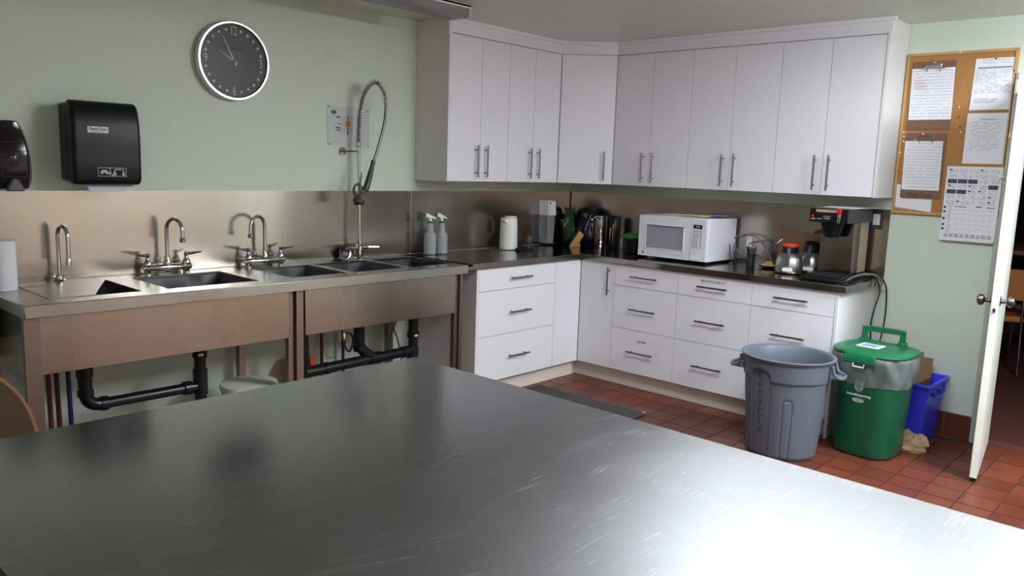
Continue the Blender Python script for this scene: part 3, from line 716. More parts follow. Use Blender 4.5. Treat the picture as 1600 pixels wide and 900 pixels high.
def hand(a, ln, back, w):
    d0 = Vector((math.sin(a), 0, math.cos(a))); u = Vector((math.cos(a), 0, -math.sin(a)))
    c0 = Vector((cx, -0.039, cz)); p = [c0-d0*back-u*w*1.3, c0-d0*back+u*w*1.3, c0+u*w*0.8, c0+d0*ln+u*w*0.35, c0+d0*ln-u*w*0.35, c0-u*w*0.8]
    return MB().add(p+[q+Vector((0, -0.0015, 0)) for q in p], [tuple(range(6)), tuple(range(6, 12))]+[(i, (i+1) % 6, 6+(i+1) % 6, 6+i) for i in range(6)])
hand(math.radians(-62), 0.093, 0.02, 0.0055).build('hour_hand', 'clock_mark', t)
hand(math.radians(-27), 0.138, 0.025, 0.0055).build('minute_hand', 'clock_mark', t)

t = thing('paper_towel_dispenser', 'black wall-mounted paper towel dispenser with a sheet hanging out', 'towel dispenser', (-3.70, 0, 1.36))
x0, x1, z0, z1 = -3.862, -3.558, 1.368, 1.752
pf = [(-0.0005, z0+0.012), (-0.11, z0+0.012), (-0.11, z1-0.012), (-0.0005, z1-0.012)]
MB().prism(pf, 'x', x0+0.006, x1-0.006).build('back_case', 'black', t, bevel=0.014, seg=3)
pf = [(-0.112, z0+0.006), (-0.175, z0+0.0), (-0.192, z0+0.006), (-0.199, z0+0.03)]+[(-0.199, z0+0.10), (-0.2005, z0+0.19), (-0.199, z1-0.15), (-0.196, z1-0.11), (-0.190, z1-0.075), (-0.180, z1-0.04), (-0.166, z1-0.015), (-0.150, z1-0.003), (-0.112, z1)]
MB().prism(pf, 'x', x0, x1).build('cover', 'black', t, bevel=0.016, seg=4, ang=50)
MB().add([(-3.79, -0.12, 1.375), (-3.57, -0.12, 1.375), (-3.57, -0.15, 1.352), (-3.585, -0.16, 1.335), (-3.63, -0.16, 1.339), (-3.66, -0.16, 1.333), (-3.70, -0.16, 1.337), (-3.785, -0.158, 1.334), (-3.79, -0.15, 1.352)], [(0, 1, 2, 8), (8, 2, 3, 4, 5, 6, 7)]).build('towel_sheet', 'paper', t)
s_ = MB().box(-3.80, -3.708, -0.2022, -0.1975, 1.605, 1.634).build('sticker', 'paper', t, bevel=0.0015); s_['label'] = 'white sticker with the maker\'s lettering'
text('Planet', 0.019, 'label_navy', on_y(-3.774, -0.2027, 1.6225), t, squeeze=0.82, bold=0.0003)
text('Clean', 0.019, 'label_olive', on_y(-3.7345, -0.2027, 1.6225), t, squeeze=0.82, bold=0.0003)
text('planetclean.com', 0.008, 'print', on_y(-3.754, -0.2027, 1.611), t)
ic = MB()   # pictogram strip: outline, two pictures
def frame_rect(mb, a, b, c, d_, w, y):
    for q in ((a, b, c, c+w), (a, b, d_-w, d_), (a, a+w, c, d_), (b-w, b, c, d_)): mb.box(q[0], q[1], y-0.0006, y, q[2], q[3])
yi = -0.2016
frame_rect(ic, -3.762, -3.634, 1.407, 1.448, 0.0022, yi)
ic.add([(-3.712, yi, 1.448), (-3.709, yi, 1.448), (-3.698, yi, 1.407), (-3.701, yi, 1.407)], [(0, 1, 2, 3)])
arc = [(-3.733+0.02*math.cos(a), 1.418+0.02*math.sin(a)) for a in [PI*k/10*0.9+0.1 for k in range(11)]]
arc2 = [(-3.733+0.008*math.cos(a), 1.416+0.008*math.sin(a)) for a in [PI*k/10*0.9+0.1 for k in range(11)]][::-1]
ic.prism(arc+arc2, 'y', yi, yi-0.0006)
ic.add([(-3.721, yi, 1.428), (-3.706, yi, 1.426), (-3.708, yi, 1.412)], [(0, 1, 2)])
for dx in (-0.016, 0.016): 
    c0 = -3.667+dx
    ic.prism([(c0-0.004, 1.414), (c0+0.004, 1.414), (c0+0.003, 1.424), (c0-0.003, 1.424)], 'y', yi, yi-0.0006)
    ic.prism([(c0-0.001, 1.41), (c0+dx*0.9-0.002, 1.41), (c0+dx*0.2, 1.442), (c0+dx*0.1, 1.442)], 'y', yi, yi-0.0006)
ic.prism([(-3.68, 1.438), (-3.654, 1.438), (-3.651, 1.442), (-3.683, 1.442)], 'y', yi, yi-0.0006)
ic.build('pictogram', 'clock_mark', t)

t = thing('soap_dispenser', 'glossy black soap dispenser with grey push nozzle at the left', 'soap dispenser', (-4.08, 0, 1.34))
cx = -4.083
def soap_w(z):
    u = (z-1.345)/0.297
    return 0.082*min(1, math.sqrt(max(0.0, 1-max(0, (u-0.15)/0.92)**2.6)))*(0.88+0.12*min(1, u/0.15))
body = MB(); rows = []
for k in range(15):
    z = 1.345+0.297*k/14; w = max(0.03, soap_w(z)); dpt = 0.10+0.02*math.sin(PI*min(1, k/14+0.1))
    rows.append([(cx-w, -0.0005, z), (cx-w, -dpt*0.7, z), (cx-w*0.75, -dpt, z), (cx, -dpt*1.06, z), (cx+w*0.75, -dpt, z), (cx+w, -dpt*0.7, z), (cx+w, -0.0005, z)])
vs = [p for r_ in rows for p in r_]; n = 7
fs = [(i*n+k, i*n+(k+1) % n, (i+1)*n+(k+1) % n, (i+1)*n+k) for i in range(14) for k in range(n)]+[tuple(range(n)), tuple(14*n+k for k in range(n))]
body.add(vs, fs).build('cover', 'black_gloss', t, bevel=0.004, ang=50)
MB().lathe([(0.024, 0.0), (0.022, 0.006), (0.012, 0.012), (0.001, 0.014)], (cx, -0.122, 1.475), 24, Matrix.Diagonal((1, 1, 1.6)).to_3x3() @ Matrix.Rotation(PI/2, 3, 'X')).build('window', 'smoke', t)
MB().prism([(cx-0.035, 1.335), (cx+0.035, 1.335), (cx+0.03, 1.352), (cx+0.013, 1.385), (cx, 1.392), (cx-0.013, 1.385), (cx-0.03, 1.352)], 'y', -0.10, -0.145).build('push_nozzle', 'grey_nozzle', t, bevel=0.006)
tr = MB()
for z, w, dz in ((1.548, 0.044, 0), (1.47, 0.052, 0), (1.40, 0.05, 0.02)):
    y = -0.129 if z < 1.5 else -0.126
    tr.tube([(cx-w, y, z+dz), (cx-w+0.004, y, z), (cx+w-0.004, y, z), (cx+w, y, z+dz)], 0.0022, 6)
tr.build('chrome_lines', 'nickel', t)

t = thing('instruction_notice', 'taped paper notice with a thermometer drawing behind the rinse hose', 'notice', (-2.22, 0, 1.61))
x0, x1, z0, z1 = -2.372, -2.062, 1.606, 1.843
MB().box(x0, x1, -0.0022, -0.0006, z0, z1).build('sheet', 'paper_lilac', t)
W = x1-x0
pr = MB()
def rr(mb, a, b, c, d_, y=-0.0026): mb.add([(a, y, c), (b, y, c), (b, y, d_), (a, y, d_)], [(0, 1, 2, 3)])
tx = x0+0.49*W*0+0.147
rr(pr, tx-0.003, tx+0.003, 1.69, 1.79)
pr.lathe([(0.007, 0), (0.007, 0.0004)], (tx, -0.0026, 1.685), 16, Matrix.Rotation(PI/2, 3, 'X'))
for k in range(7):
    z = 1.782-k*0.0142
    if k not in (2, 3, 4): pass
    rr(pr, tx-0.042, tx-0.016, z-0.0012, z+0.0012); rr(pr, tx+0.014, tx+0.04, z-0.0012, z+0.0012)
for z, w in ((1.778, 0.035), (1.738, 0.018), (1.714, 0.04), (1.70, 0.034)): rr(pr, tx-0.05-w, tx-0.052, z-0.004, z+0.003)
pr.tube([(x0+0.045+0.018*math.cos(a), -0.0027, 1.805+0.018*math.sin(a)) for a in [2*PI*k/20 for k in range(20)]], 0.0008, 4, closed=True)
pr.box(x0+0.03, x0+0.06, -0.0029, -0.0024, 1.796, 1.814)
pr.build('print', 'print_dark', t)
MB().box(tx-0.016, tx+0.016, -0.0031, -0.0024, 1.722, 1.752).build('orange_square', 'amber', t)
for x, z in ((x0+0.006, z1-0.006), (x1-0.012, z1-0.018), (x0+0.012, z0+0.008), (x1-0.006, z0+0.002)): MB().box(x-0.006, x+0.006, -0.0034, -0.0025, z-0.004, z+0.004).build('tape_piece', 'lime', t)

# ================================================================ things on the sink counter
t = thing('paper_roll', 'white paper towel roll standing at the left end of the sink counter', 'paper roll', (-4.175, -0.2, 0.91))
MB().lathe([(0.02, 0), (0.05, 0.0), (0.0515, 0.004), (0.0515, 0.212), (0.05, 0.216), (0.02, 0.216), (0.019, 0.2), (0.019, 0.01)], (-4.168, -0.2, 0.911), 36, close=False).build('roll', 'paper', t)
def spray_bottle(x, y, rz, label, level, gp):
    t = thing('spray_bottle', label, 'bottle', (x, y, 0.911), rz, gp)
    MB().lathe([(0.0, 0.0), (0.036, 0.0), (0.042, 0.006), (0.042, 0.125), (0.039, 0.137), (0.025, 0.152), (0.021, 0.185), (0.0225, 0.20), (0.016, 0.212), (0.013, 0.214)], (0, 0, 0), 28, close=False).build('bottle', 'frost', t, local=True)
    MB().lathe([(0.001, 0.003), (0.038, 0.003), (0.0395, 0.008), (0.0395, level), (0.001, level)], (0, 0, 0), 24, close=False).build('liquid', 'liquid', t, local=True)
    MB().lathe([(0.0155, 0.205), (0.0155, 0.222), (0.011, 0.224)], (0, 0, 0), 20).build('collar', 'green_cap', t, local=True)
    h = MB().lathe([(0.011, 0.222), (0.011, 0.243), (0.009, 0.25)], (0, 0, 0), 16)
    h.prism([(-0.036, 0.255), (-0.034, 0.274), (-0.02, 0.276), (0.028, 0.252), (0.044, 0.238), (0.04, 0.236), (0.02, 0.244), (-0.012, 0.243), (-0.022, 0.25)], 'y', -0.009, 0.009)
    h.build('spray_head', 'white_pl', t, bevel=0.0015, local=True)
    MB().prism([(-0.036, 0.256), (-0.046, 0.258), (-0.045, 0.272), (-0.034, 0.273)], 'y', -0.007, 0.007).build('nozzle', 'black', t, bevel=0.001, local=True)
    MB().prism([(-0.034, 0.252), (-0.022, 0.248), (-0.034, 0.228), (-0.054, 0.208), (-0.056, 0.212)], 'y', -0.005, 0.005).build('trigger', 'green_cap', t, bevel=0.001, local=True)
spray_bottle(-1.628, -0.105, -0.35, 'frosted spray bottle nearly empty, left of the pair', 0.055, 'spray bottles beside the sink')
spray_bottle(-1.528, -0.108, -0.3, 'frosted spray bottle filled nearly to its shoulder, right of the pair', 0.118, 'spray bottles beside the sink')

# ================================================================ plumbing under the sinks
def pipe_run(label, segs, collars, labels_, cat='drain pipe', mat='abs'):
    t = thing('drain_pipe', label, cat, segs[0][0][-1])
    for pts, r in segs:
        MB().tube(pts, r, 16).build('pipe', mat, t)
    for p0, p1, r in collars: MB().cyl(p0, p1, r, n=20).build('coupling', mat, t, bevel=0.002)
    for (x, y, z) in labels_: MB().box(x-0.014, x+0.014, y-0.001, y, z-0.006, z+0.006).build('pipe_label', 'paper', t)
    return t
Yp = -0.33
pipe_run('black drain pipe under the two left basins', [
    (smoothpath([(-3.905, Yp, 0.69), (-3.905, Yp, 0.58), (-3.905, Yp, 0.46), (-3.90, Yp, 0.40), (-3.87, Yp, 0.368), (-3.82, Yp, 0.362)], 5), 0.030),
    ([(-3.83, Yp, 0.362), (-3.37, Yp, 0.362)], 0.026),
    ([(-3.36, Yp, 0.655), (-3.36, Yp, 0.003)], 0.028)],
    [((-3.905, Yp, 0.545), (-3.905, Yp, 0.50), 0.036), ((-3.905, Yp, 0.44), (-3.905, Yp, 0.41), 0.035), ((-3.845, Yp, 0.362), (-3.81, Yp, 0.362), 0.034),
     ((-3.45, Yp, 0.362), (-3.41, Yp, 0.362), 0.034), ((-3.36, Yp, 0.60), (-3.36, Yp, 0.58), 0.036), ((-3.36, Yp, 0.55), (-3.36, Yp, 0.51), 0.036),
     ((-3.36, Yp, 0.45), (-3.36, Yp, 0.32), 0.036)], [(-3.372, Yp-0.036, 0.53)])
pipe_run('black drain pipe under the three joined basins', [
    ([(-2.76, Yp, 0.63), (-2.75, Yp, 0.44), (-2.735, Yp, 0.33)], 0.026),
    ([(-2.75, Yp, 0.325), (-2.4, Yp, 0.332), (-2.03, Yp, 0.338)], 0.031),
    (smoothpath([(-2.375, Yp, 0.63), (-2.375, Yp, 0.50), (-2.37, Yp, 0.43), (-2.335, Yp, 0.385), (-2.28, Yp, 0.345)], 4), 0.033),
    (smoothpath([(-2.05, Yp, 0.338), (-2.0, Yp, 0.342), (-1.975, Yp, 0.33), (-1.965, Yp, 0.29)], 4), 0.032),
    ([(-1.955, Yp, 0.63), (-1.955, Yp, 0.003)], 0.031)],
    [((-2.375, Yp, 0.43), (-2.37, Yp, 0.40), 0.038), ((-2.30, Yp, 0.335), (-2.22, Yp, 0.336), 0.036), ((-2.05, Yp, 0.337), (-2.02, Yp, 0.338), 0.036),
     ((-2.62, Yp, 0.327), (-2.59, Yp, 0.328), 0.035), ((-1.955, Yp, 0.46), (-1.955, Yp, 0.42), 0.038), ((-1.955, Yp, 0.36), (-1.955, Yp, 0.30), 0.037)], [(-1.962, Yp-0.038, 0.44)])
for x, mt, lab in ((-4.01, 'copper', 'dark red supply pipe nearest the left leg'), (-3.975, 'copper', 'dark red supply pipe beside the black elbow'), (-3.925, 'blue_pipe', 'blue supply pipe behind the black elbow'),
                   (-2.45, 'copper', 'dark red supply pipe under the joined basins'), (-2.293, 'blue_pipe', 'dark blue supply pipe under the joined basins')):
    yy = -0.2 if x < -3 else -0.06
    tag(MB().cyl((x, yy, 0.0), (x-0.01, yy, 0.69), 0.011 if x < -3 else 0.010, n=12).build('supply_pipe', mt), lab, 'pipe', 'supply pipes under the sinks')
t = thing('flexible_hose', 'braided flexible hose with fitting under the joined basins', 'hose', (-2.355, -0.12, 0.66))
MB().tube(smoothpath([(-2.345, -.12, .66), (-2.352, -.14, .50), (-2.357, -.15, .434), (-2.342, -.15, .375), (-2.305, -.14, .35), (-2.25, -.10, .40), (-2.23, -0.05, 0.43), (-2.23, -0.004, 0.43)], 6), 0.007, 8).build('hose', 'nickel', t)
MB().cyl((-2.354, -.146, .47), (-2.357, -.15, .43), 0.012, n=8).build('fitting', 'chrome', t)
tag(MB().tube(smoothpath([(-2.005, -.1, .15), (-1.993, -.1, .203), (-1.978, -.1, .308), (-1.93, -.1, .44), (-1.90, -.1, .52), (-1.895, -.1, .66)], 5), 0.006, 8).build('flexible_hose', 'grey_cable'), 'thin grey hose curving up behind the right drain stack', 'hose', 'thin grey hoses under the right basin')
tag(MB().tube(smoothpath([(-1.83, -.08, .15), (-1.842, -.08, .223), (-1.878, -.08, .36), (-1.92, -.08, .46), (-1.94, -.08, .66)], 5), 0.006, 8).build('flexible_hose', 'grey_cable'), 'thin grey hose crossing the other one beside the back leg', 'hose', 'thin grey hoses under the right basin')
t = thing('bucket', 'white lidded bucket on the floor below the sinks', 'bucket', (-3.12, -0.36, 0))
MB().lathe([(0.115, 0), (0.12, 0.004), (0.14, 0.325), (0.14, 0.33)], (-3.11, -0.36, 0.001), 36).build('pail', 'white_pl', t)
MB().lathe([(0.145, 0.31), (0.149, 0.33), (0.146, 0.341), (0.12, 0.343), (0.001, 0.344)], (-3.11, -0.36, 0), 36).build('lid', 'white_pl', t)
t = thing('orange_disc', 'round orange plastic container behind the middle sink leg', 'container', (-2.66, -0.12, 0))
MB().lathe([(0.02, -0.04), (0.075, -0.04), (0.085, -0.03), (0.085, 0.03), (0.075, 0.04), (0.02, 0.04)], (-2.648, -0.13, 0.30), 36, Matrix.Rotation(PI/2, 3, 'X')).build('drum', 'orange', t)
MB().box(-2.72, -2.58, -0.165, -0.095, 0.0, 0.235).build('stand', 'orange', t, bevel=0.01)
t = thing('wooden_board', 'brown wooden board with rounded corner leaning left of the sink legs', 'board', (-4.5, -0.8, 0))
pts = [(-5.0, 0.012), (-4.235, 0.012), (-4.235, 0.36)]+[(-4.235-0.25*(1-math.cos(a)), 0.36+0.35*math.sin(a)) for a in [PI/2*k/10 for k in range(1, 11)]]+[(-5.0, 0.71)]
mb = MB().prism(pts, 'y', -0.01, 0.01); mb.xf(Matrix.Translation((0, -0.76, 0)) @ Matrix.Rotation(-0.03, 4, 'X'))
o = mb.build('panel', 'wood_dark', t)
edge = MB().tube([Vector((x+0.001, -0.76+z*0.03, z)) for x, z in pts[1:-1]], 0.0115, 6).build('edge_band', 'wood_edge', t)
t = thing('wall_box', 'small dark box on the wall under the left counter end', 'box', (-4.2, -0.05, 0.7))
MB().box(-4.32, -4.215, -0.20, -0.0005, 0.70, 0.85).build('case', 'black_matte', t, bevel=0.004)
MB().box(-4.28, -4.215, -0.12, -0.0005, 0.60, 0.698).build('block', 'cardboard', t, bevel=0.003)

# ================================================================ things on the countertop, left run
CT = 0.911
t = thing('electric_kettle', 'white jug kettle on the countertop left of the wall dispenser', 'kettle', (-0.905, -0.155, CT))
MB().lathe([(0.055, 0), (0.063, 0.004), (0.066, 0.02), (0.063, 0.18), (0.060, 0.225), (0.055, 0.232), (0.03, 0.238), (0.001, 0.239)], (-0.905, -0.155, CT), 32).build('body', 'white_pl', t)
MB().lathe([(0.045, 0.225), (0.047, 0.237), (0.04, 0.245), (0.001, 0.246)], (-0.89, -0.155, CT), 24).build('lid', 'white_pl', t, bevel=0.001)
MB().prism([(-0.955, CT+0.19), (-0.955, CT+0.232), (-0.99, CT+0.222), (-0.985, CT+0.21)], 'y', -0.19, -0.16).build('spout', 'white_pl', t, bevel=0.004)
MB().tube(smoothpath([(-0.87, -0.115, CT+0.215), (-0.845, -0.085, CT+0.21), (-0.84, -0.080, CT+0.12), (-0.868, -0.11, CT+0.05)], 5), 0.009, 8).build('handle', 'white_pl', t)
z = CT+0.004
MB().tube(smoothpath([(-0.86, -0.18, z+0.01), (-0.83, -0.22, z+0.006), (-0.76, -0.21, z+0.012), (-0.70, -0.16, z+0.01), (-0.70, -0.10, z), (-0.78, -0.12, z+0.02), (-0.86, -0.19, z+0.006), (-0.89, -0.255, z), (-0.83, -0.27, z), (-0.75, -0.26, z+0.004), (-0.69, -0.21, z+0.008), (-0.73, -0.17, z+0.03), (-0.82, -0.2, z+0.02), (-0.9, -0.25, z+0.008)], 6), 0.004, 8).build('cord', 'black', t)
MB().box(-0.925, -0.895, -0.275, -0.245, CT, CT+0.02).build('plug', 'black', t, bevel=0.003)
t = thing('drinking_glass', 'small clear drinking glass between kettle and wall dispenser', 'glass', (-0.62, -0.11, CT))
MB().lathe([(0.0, 0.0), (0.027, 0.0), (0.032, 0.085), (0.0305, 0.085), (0.026, 0.005), (0.0, 0.005)], (-0.62, -0.11, CT), 28, close=False).build('tumbler', 'glass', t)
t = thing('wall_dispenser', 'white and clear plastic dispenser mounted on the splash plate by the corner', 'dispenser', (-0.36, 0, 0.92))
def WX(x): return -0.400+(x+0.487)*0.84
MB().prism([(WX(a), b) for a, b in [(-0.487, 1.145), (-0.375, 1.145), (-0.375, 1.18), (-0.382, 1.19), (-0.382, 1.25), (-0.387, 1.258), (-0.48, 1.262), (-0.487, 1.254)]], 'y', -0.004, -0.105).build('lid', 'micro', t, bevel=0.003)
MB().prism([(WX(a), b) for a, b in [(-0.478, 0.925), (-0.388, 0.925), (-0.386, 1.03), (-0.378, 1.145), (-0.485, 1.145), (-0.482, 1.03)]], 'y', -0.004, -0.10).build('container', 'clear', t, bevel=0.005)
MB().prism([(WX(a), b) for a, b in [(-0.474, 0.93), (-0.392, 0.93), (-0.392, 0.985), (-0.474, 0.985)]], 'y', -0.01, -0.094).build('contents', 'frost', t, bevel=0.005)
MB().box(WX(-0.474), WX(-0.454), -0.1062, -0.105, 1.235, 1.249).build('label_patch', 'label_navy', t)

# dark bags pushed into the corner
def blob(c, rad, rough, seed, sub=4):
    bm = bmesh.new(); bmesh.ops.create_icosphere(bm, subdivisions=sub, radius=1.0)
    vs = []
    for v in bm.verts:
        q = v.co.copy(); nse = noise.noise(q*1.6+Vector((seed, 0, 0)))*0.5+noise.noise(q*4+Vector((0, seed, 0)))*0.3+abs(noise.noise(q*7+Vector((0, 0, seed))))*0.25
        q = q*(1+rough*nse); q.z = max(q.z, -0.9)
        vs.append(Vector((q.x*rad[0], q.y*rad[1], q.z*rad[2])))
    fs = [tuple(v.index for v in f.verts) for f in bm.faces]; bm.free()
    mb = MB().add(vs, fs); return mb
b1 = blob(None, (0.06, 0.12, 0.165), 0.7, 3.1); b1.xf(Matrix.Translation((-0.165, -0.115, CT+0.135)) @ Matrix.Rotation(-0.75, 4, 'Z') @ Matrix.Rotation(0.5, 4, 'X').inverted() @ Matrix.Scale(0.9, 4))
for v in b1.v: v.z = max(v.z, CT); v.x = min(v.x, -0.01); v.y = min(v.y, -0.01)
tag(b1.build('plastic_bag', 'bag_green', ang=60), 'dark green plastic bag slumped in the counter corner', 'bag')
b2 = blob(None, (0.085, 0.085, 0.15), 0.5, 8.3); b2.xf(Matrix.Translation((-0.105, -0.265, CT+0.135)))
for v in b2.v: v.z = max(v.z, CT); v.x = min(v.x, -0.01)
tag(b2.build('plastic_bag', 'bag_black', ang=60), 'black plastic bag in the corner behind the knife block', 'bag')
t = thing('knife_block', 'small slanted light-wood knife block in front of the bags', 'knife block', (-0.25, -0.26, CT), math.atan2(-0.7336, 0.6787))
MB().prism([(-0.045, 0), (0.042, 0), (0.036, 0.04), (0.066, 0.095), (0.028, 0.125)], 'y', -0.045, 0.045).build('block', 'wood', t, bevel=0.002, local=True)
t = thing('chrome_canister', 'tall chrome canister beside the black bag', 'canister', (-0.115, -0.405, CT))
MB().lathe([(0.05, 0), (0.052, 0.005), (0.052, 0.225), (0.048, 0.23)], (-0.115, -0.405, CT), 32).build('body', 'chrome', t)
MB().lathe([(0.05, 0.23), (0.053, 0.234), (0.053, 0.245), (0.045, 0.25), (0.001, 0.252)], (-0.115, -0.405, CT), 32).build('lid', 'chrome', t)
MB().tube(smoothpath([(-0.16, -0.38, CT+0.235), (-0.19, -0.37, CT+0.215), (-0.175, -0.375, CT+0.20)], 4), 0.006).build('spout', 'chrome', t)
t = thing('thermos', 'tall black thermos with bright trim between canister and lime-lidded tub', 'flask', (-0.10, -0.52, CT))
MB().lathe([(0.034, 0), (0.036, 0.005), (0.036, 0.215), (0.026, 0.235), (0.001, 0.237)], (-0.10, -0.525, CT), 28).build('body', 'black', t)
MB().box(-0.142, -0.136, -0.545, -0.538, CT+0.06, CT+0.19).build('trim_strip', 'chrome', t, bevel=0.001)
MB().box(-0.142, -0.136, -0.520, -0.510, CT+0.08, CT+0.16).build('trim_strip', 'chrome', t, bevel=0.001)
tag(MB().tube(smoothpath([(-0.2, -0.34, CT+0.004), (-0.23, -0.42, CT+0.02), (-0.2, -0.48, CT+0.035), (-0.16, -0.5, CT+0.05)], 5), 0.004, 8).build('power_cord', 'black'), 'short black cord lying before the chrome canister', 'cord')
t = thing('food_tub', 'black round tub with lime green lid left of the microwave', 'container', (-0.24, -0.79, CT))
MB().lathe([(0.075, 0), (0.08, 0.004), (0.088, 0.115), (0.088, 0.12)], (-0.22, -0.80, CT), 36).build('tub', 'black', t)
MB().lathe([(0.09, 0.112), (0.094, 0.12), (0.094, 0.128), (0.088, 0.133), (0.078, 0.137), (0.05, 0.146), (0.001, 0.15)], (-0.22, -0.80, CT), 36).build('lid', 'lid_green', t)
MB().box(-0.29, -0.265, -0.745, -0.72, CT+0.118, CT+0.126).build('lid_tab', 'black', t, bevel=0.002)

# microwave
t = thing('microwave', 'white countertop microwave oven with papers on top', 'microwave', (-0.23, -1.25, CT))
my0, my1, mx0, mx1, mz0, mz1 = -1.515, -0.985, -0.415, -0.03, CT+0.014, CT+0.302
MB().box(mx0, mx1, my0, my1, mz0, mz1).build('case', 'micro', t, bevel=0.006)
dsplit = -1.392
d = MB()
wy0, wy1, wz0, wz1 = -1.345, -1.035, mz0+0.058, mz1-0.058
for q in ((wy1, my1+0.004, mz0+0.004, mz1-0.002), (dsplit+0.0015, wy0, mz0+0.004, mz1-0.002), (wy0, wy1, mz0+0.004, wz0), (wy0, wy1, wz1, mz1-0.002)): d.box(mx0-0.026, mx0-0.0005, q[0], q[1], q[2], q[3])
do = d.build('door', 'micro', t)
MB().box(mx0-0.0265, mx0-0.018, my1-0.002, my1+0.006, mz0+0.004, mz1-0.002).build('door_edge', 'micro', do, bevel=0.003)
MB().box(mx0-0.018, mx0-0.0005, wy0, wy1, wz0, wz1).build('window', 'micro_win', do)
fr_ = MB(); w = 0.006
for q in ((wy0, wy1, wz0, wz0+w), (wy0, wy1, wz1-w, wz1), (wy0, wy0+w, wz0, wz1), (wy1-w, wy1, wz0, wz1)): fr_.box(mx0-0.030, mx0-0.0262, q[0]-0.001, q[1]+0.001, q[2], q[3])
fr_.build('window_frame', 'white_pl', do)
MB().box(mx0-0.026, mx0-0.0005, my0+0.002, dsplit-0.0015, mz0+0.004, mz1-0.002).build('control_panel', 'micro', t, bevel=0.003)
xf_ = mx0-0.0265
MB().box(xf_-0.001, xf_, -1.478, -1.412, mz1-0.066, mz1-0.040).build('display', 'display', t)
text('0:00', 0.018, 'digits', on_x(xf_-0.0015, -1.447, mz1-0.053), t, 'clock_digits', squeeze=1.1)
kb = MB()
for r in range(8):
    cols = (-1.420, -1.443, -1.468) if r < 3 else (-1.414, -1.429, -1.444, -1.470)
    for y in cols: kb.box(xf_-0.0012, xf_, y-(0.008 if r < 3 else 0.0045), y+(0.008 if r < 3 else 0.0045), mz1-0.088-r*0.0155, mz1-0.080-r*0.0155)
kb.build('keys', 'print', t, kind='stuff')
MB().box(xf_-0.0015, xf_, -1.478, -1.402, mz0+0.014, mz0+0.042).build('open_button', 'white_pl', t, bevel=0.0008)
MB().lathe([(0.0075, 0), (0.0075, 0.001), (0.001, 0.001)], (xf_, -1.022, mz0+0.028), 20, Matrix.Rotation(-PI/2, 3, 'Y')).build('badge', 'print_dark', t)
kb = MB().box(xf_-0.0006, xf_, -1.345, -1.26, mz0+0.0285, mz0+0.0305).build('brand_line', 'print', t)
for x in (mx0+0.03, mx1-0.03):
    for y in (my0+0.03, my1-0.03): MB().cyl((x, y, CT), (x, y, mz0+0.001), 0.012, n=12).build('foot', 'black', t)
tops = [('white envelope lying flat at the back left of the microwave top', 'envelope', 'paper', -0.14, -1.16, 0.22, 0.11, 0.1), ('cream booklet lying on the microwave top', 'booklet', 'ivory', -0.2, -1.28, 0.2, 0.14, -0.15),
        ('brown envelope lying on the microwave top', 'envelope', 'tape', -0.13, -1.36, 0.16, 0.1, 0.3), ('blue grey leaflet at the right edge of the microwave top', 'leaflet', 'label_blue', -0.16, -1.46, 0.09, 0.14, 0.05)]
zz = mz1+0.0006
for lab, cat, mt, x, y, sy, sx, rz in tops:
    hh = 0.006 if cat == 'booklet' else 0.0035
    mb = MB().box(-sx/2, sx/2, -sy/2, sy/2, 0, hh); mb.xf(Matrix.Translation((x, y, zz)) @ Matrix.Rotation(rz, 4, 'Z'))
    tag(mb.build(cat, mt, bevel=0.0006), lab, cat, 'papers on the microwave'); zz += hh+0.0003

# outlets
def outlet(y, z, lab, metal):
    t = thing('wall_outlet', lab, 'outlet', (0, y, z))
    if metal: MB().box(-0.008, -0.0038, y-0.038, y+0.038, z-0.06, z+0.06).build('plate', 'charcoal', t, bevel=0.001)
    MB().box(-0.013, -0.0038, y-0.021, y+0.021, z-0.034, z+0.034).build('socket', 'white_pl', t, bevel=0.003)
    s = MB()
    for dz in (-0.018, 0.018):
        for dy in (-0.006, 0.006): s.box(-0.0135, -0.013, y+dy-0.001, y+dy+0.001, z+dz-0.004, z+dz+0.005)
        s.cyl((-0.0135, y, z+dz-0.010), (-0.013, y, z+dz-0.010), 0.0025, n=8)
    s.build('slots', 'ink', t)
outlet(-1.605, 1.055, 'white wall socket low behind the microwave cables', False)
outlet(-2.437, 1.267, 'white wall socket in a dark plate right of the coffee brewer', True)

# cutlery and cables right of the microwave
def cup(x, y, r, h, mt, lab, items, cat):
    t = thing('utensil_cup', lab, cat, (x, y, CT))
    MB().lathe([(0.0, 0.0), (r*0.85, 0.0), (r, h), (r-0.002, h), (r*0.85-0.002, 0.003), (0.0, 0.003)], (x, y, CT), 24, close=False).build('cup', mt, t)
    for k in range(items):
        a = 2*PI*k/items+0.4; tag(MB().tube([(x+0.4*r*math.cos(a), y+0.4*r*math.sin(a), CT+0.006), (x+1.0*r*math.cos(a), y+1.0*r*math.sin(a), CT+h+0.035+0.01*(k % 3))], [0.002, 0.0035], 6)
            .build('utensil', 'black' if k % 2 else 'charcoal'), 'dark utensil standing in the '+lab.split(' with')[0]+' beside the microwave', 'utensil', 'utensils in the '+lab.split(' with')[0])
cup(-0.15, -1.56, 0.026, 0.085, 'glass', 'clear tumbler with a few stirrers right beside the microwave', 3, 'cup')
cup(-0.17, -1.705, 0.030, 0.075, 'smoke', 'dark cup with black utensils in front of the wall socket', 7, 'cup')
tag(MB().tube(smoothpath([(-0.03, -1.5, 1.06), (-.06, -1.53, 1.085), (-.06, -1.6, 1.109), (-.06, -1.695, 1.091), (-.06, -1.757, 1.018), (-.06, -1.8, .943), (-0.07, -1.80, CT+0.004)], 5), 0.0045, 8).build('power_cord', 'grey_cable'), 'grey cable arching from the microwave to the right', 'cord')
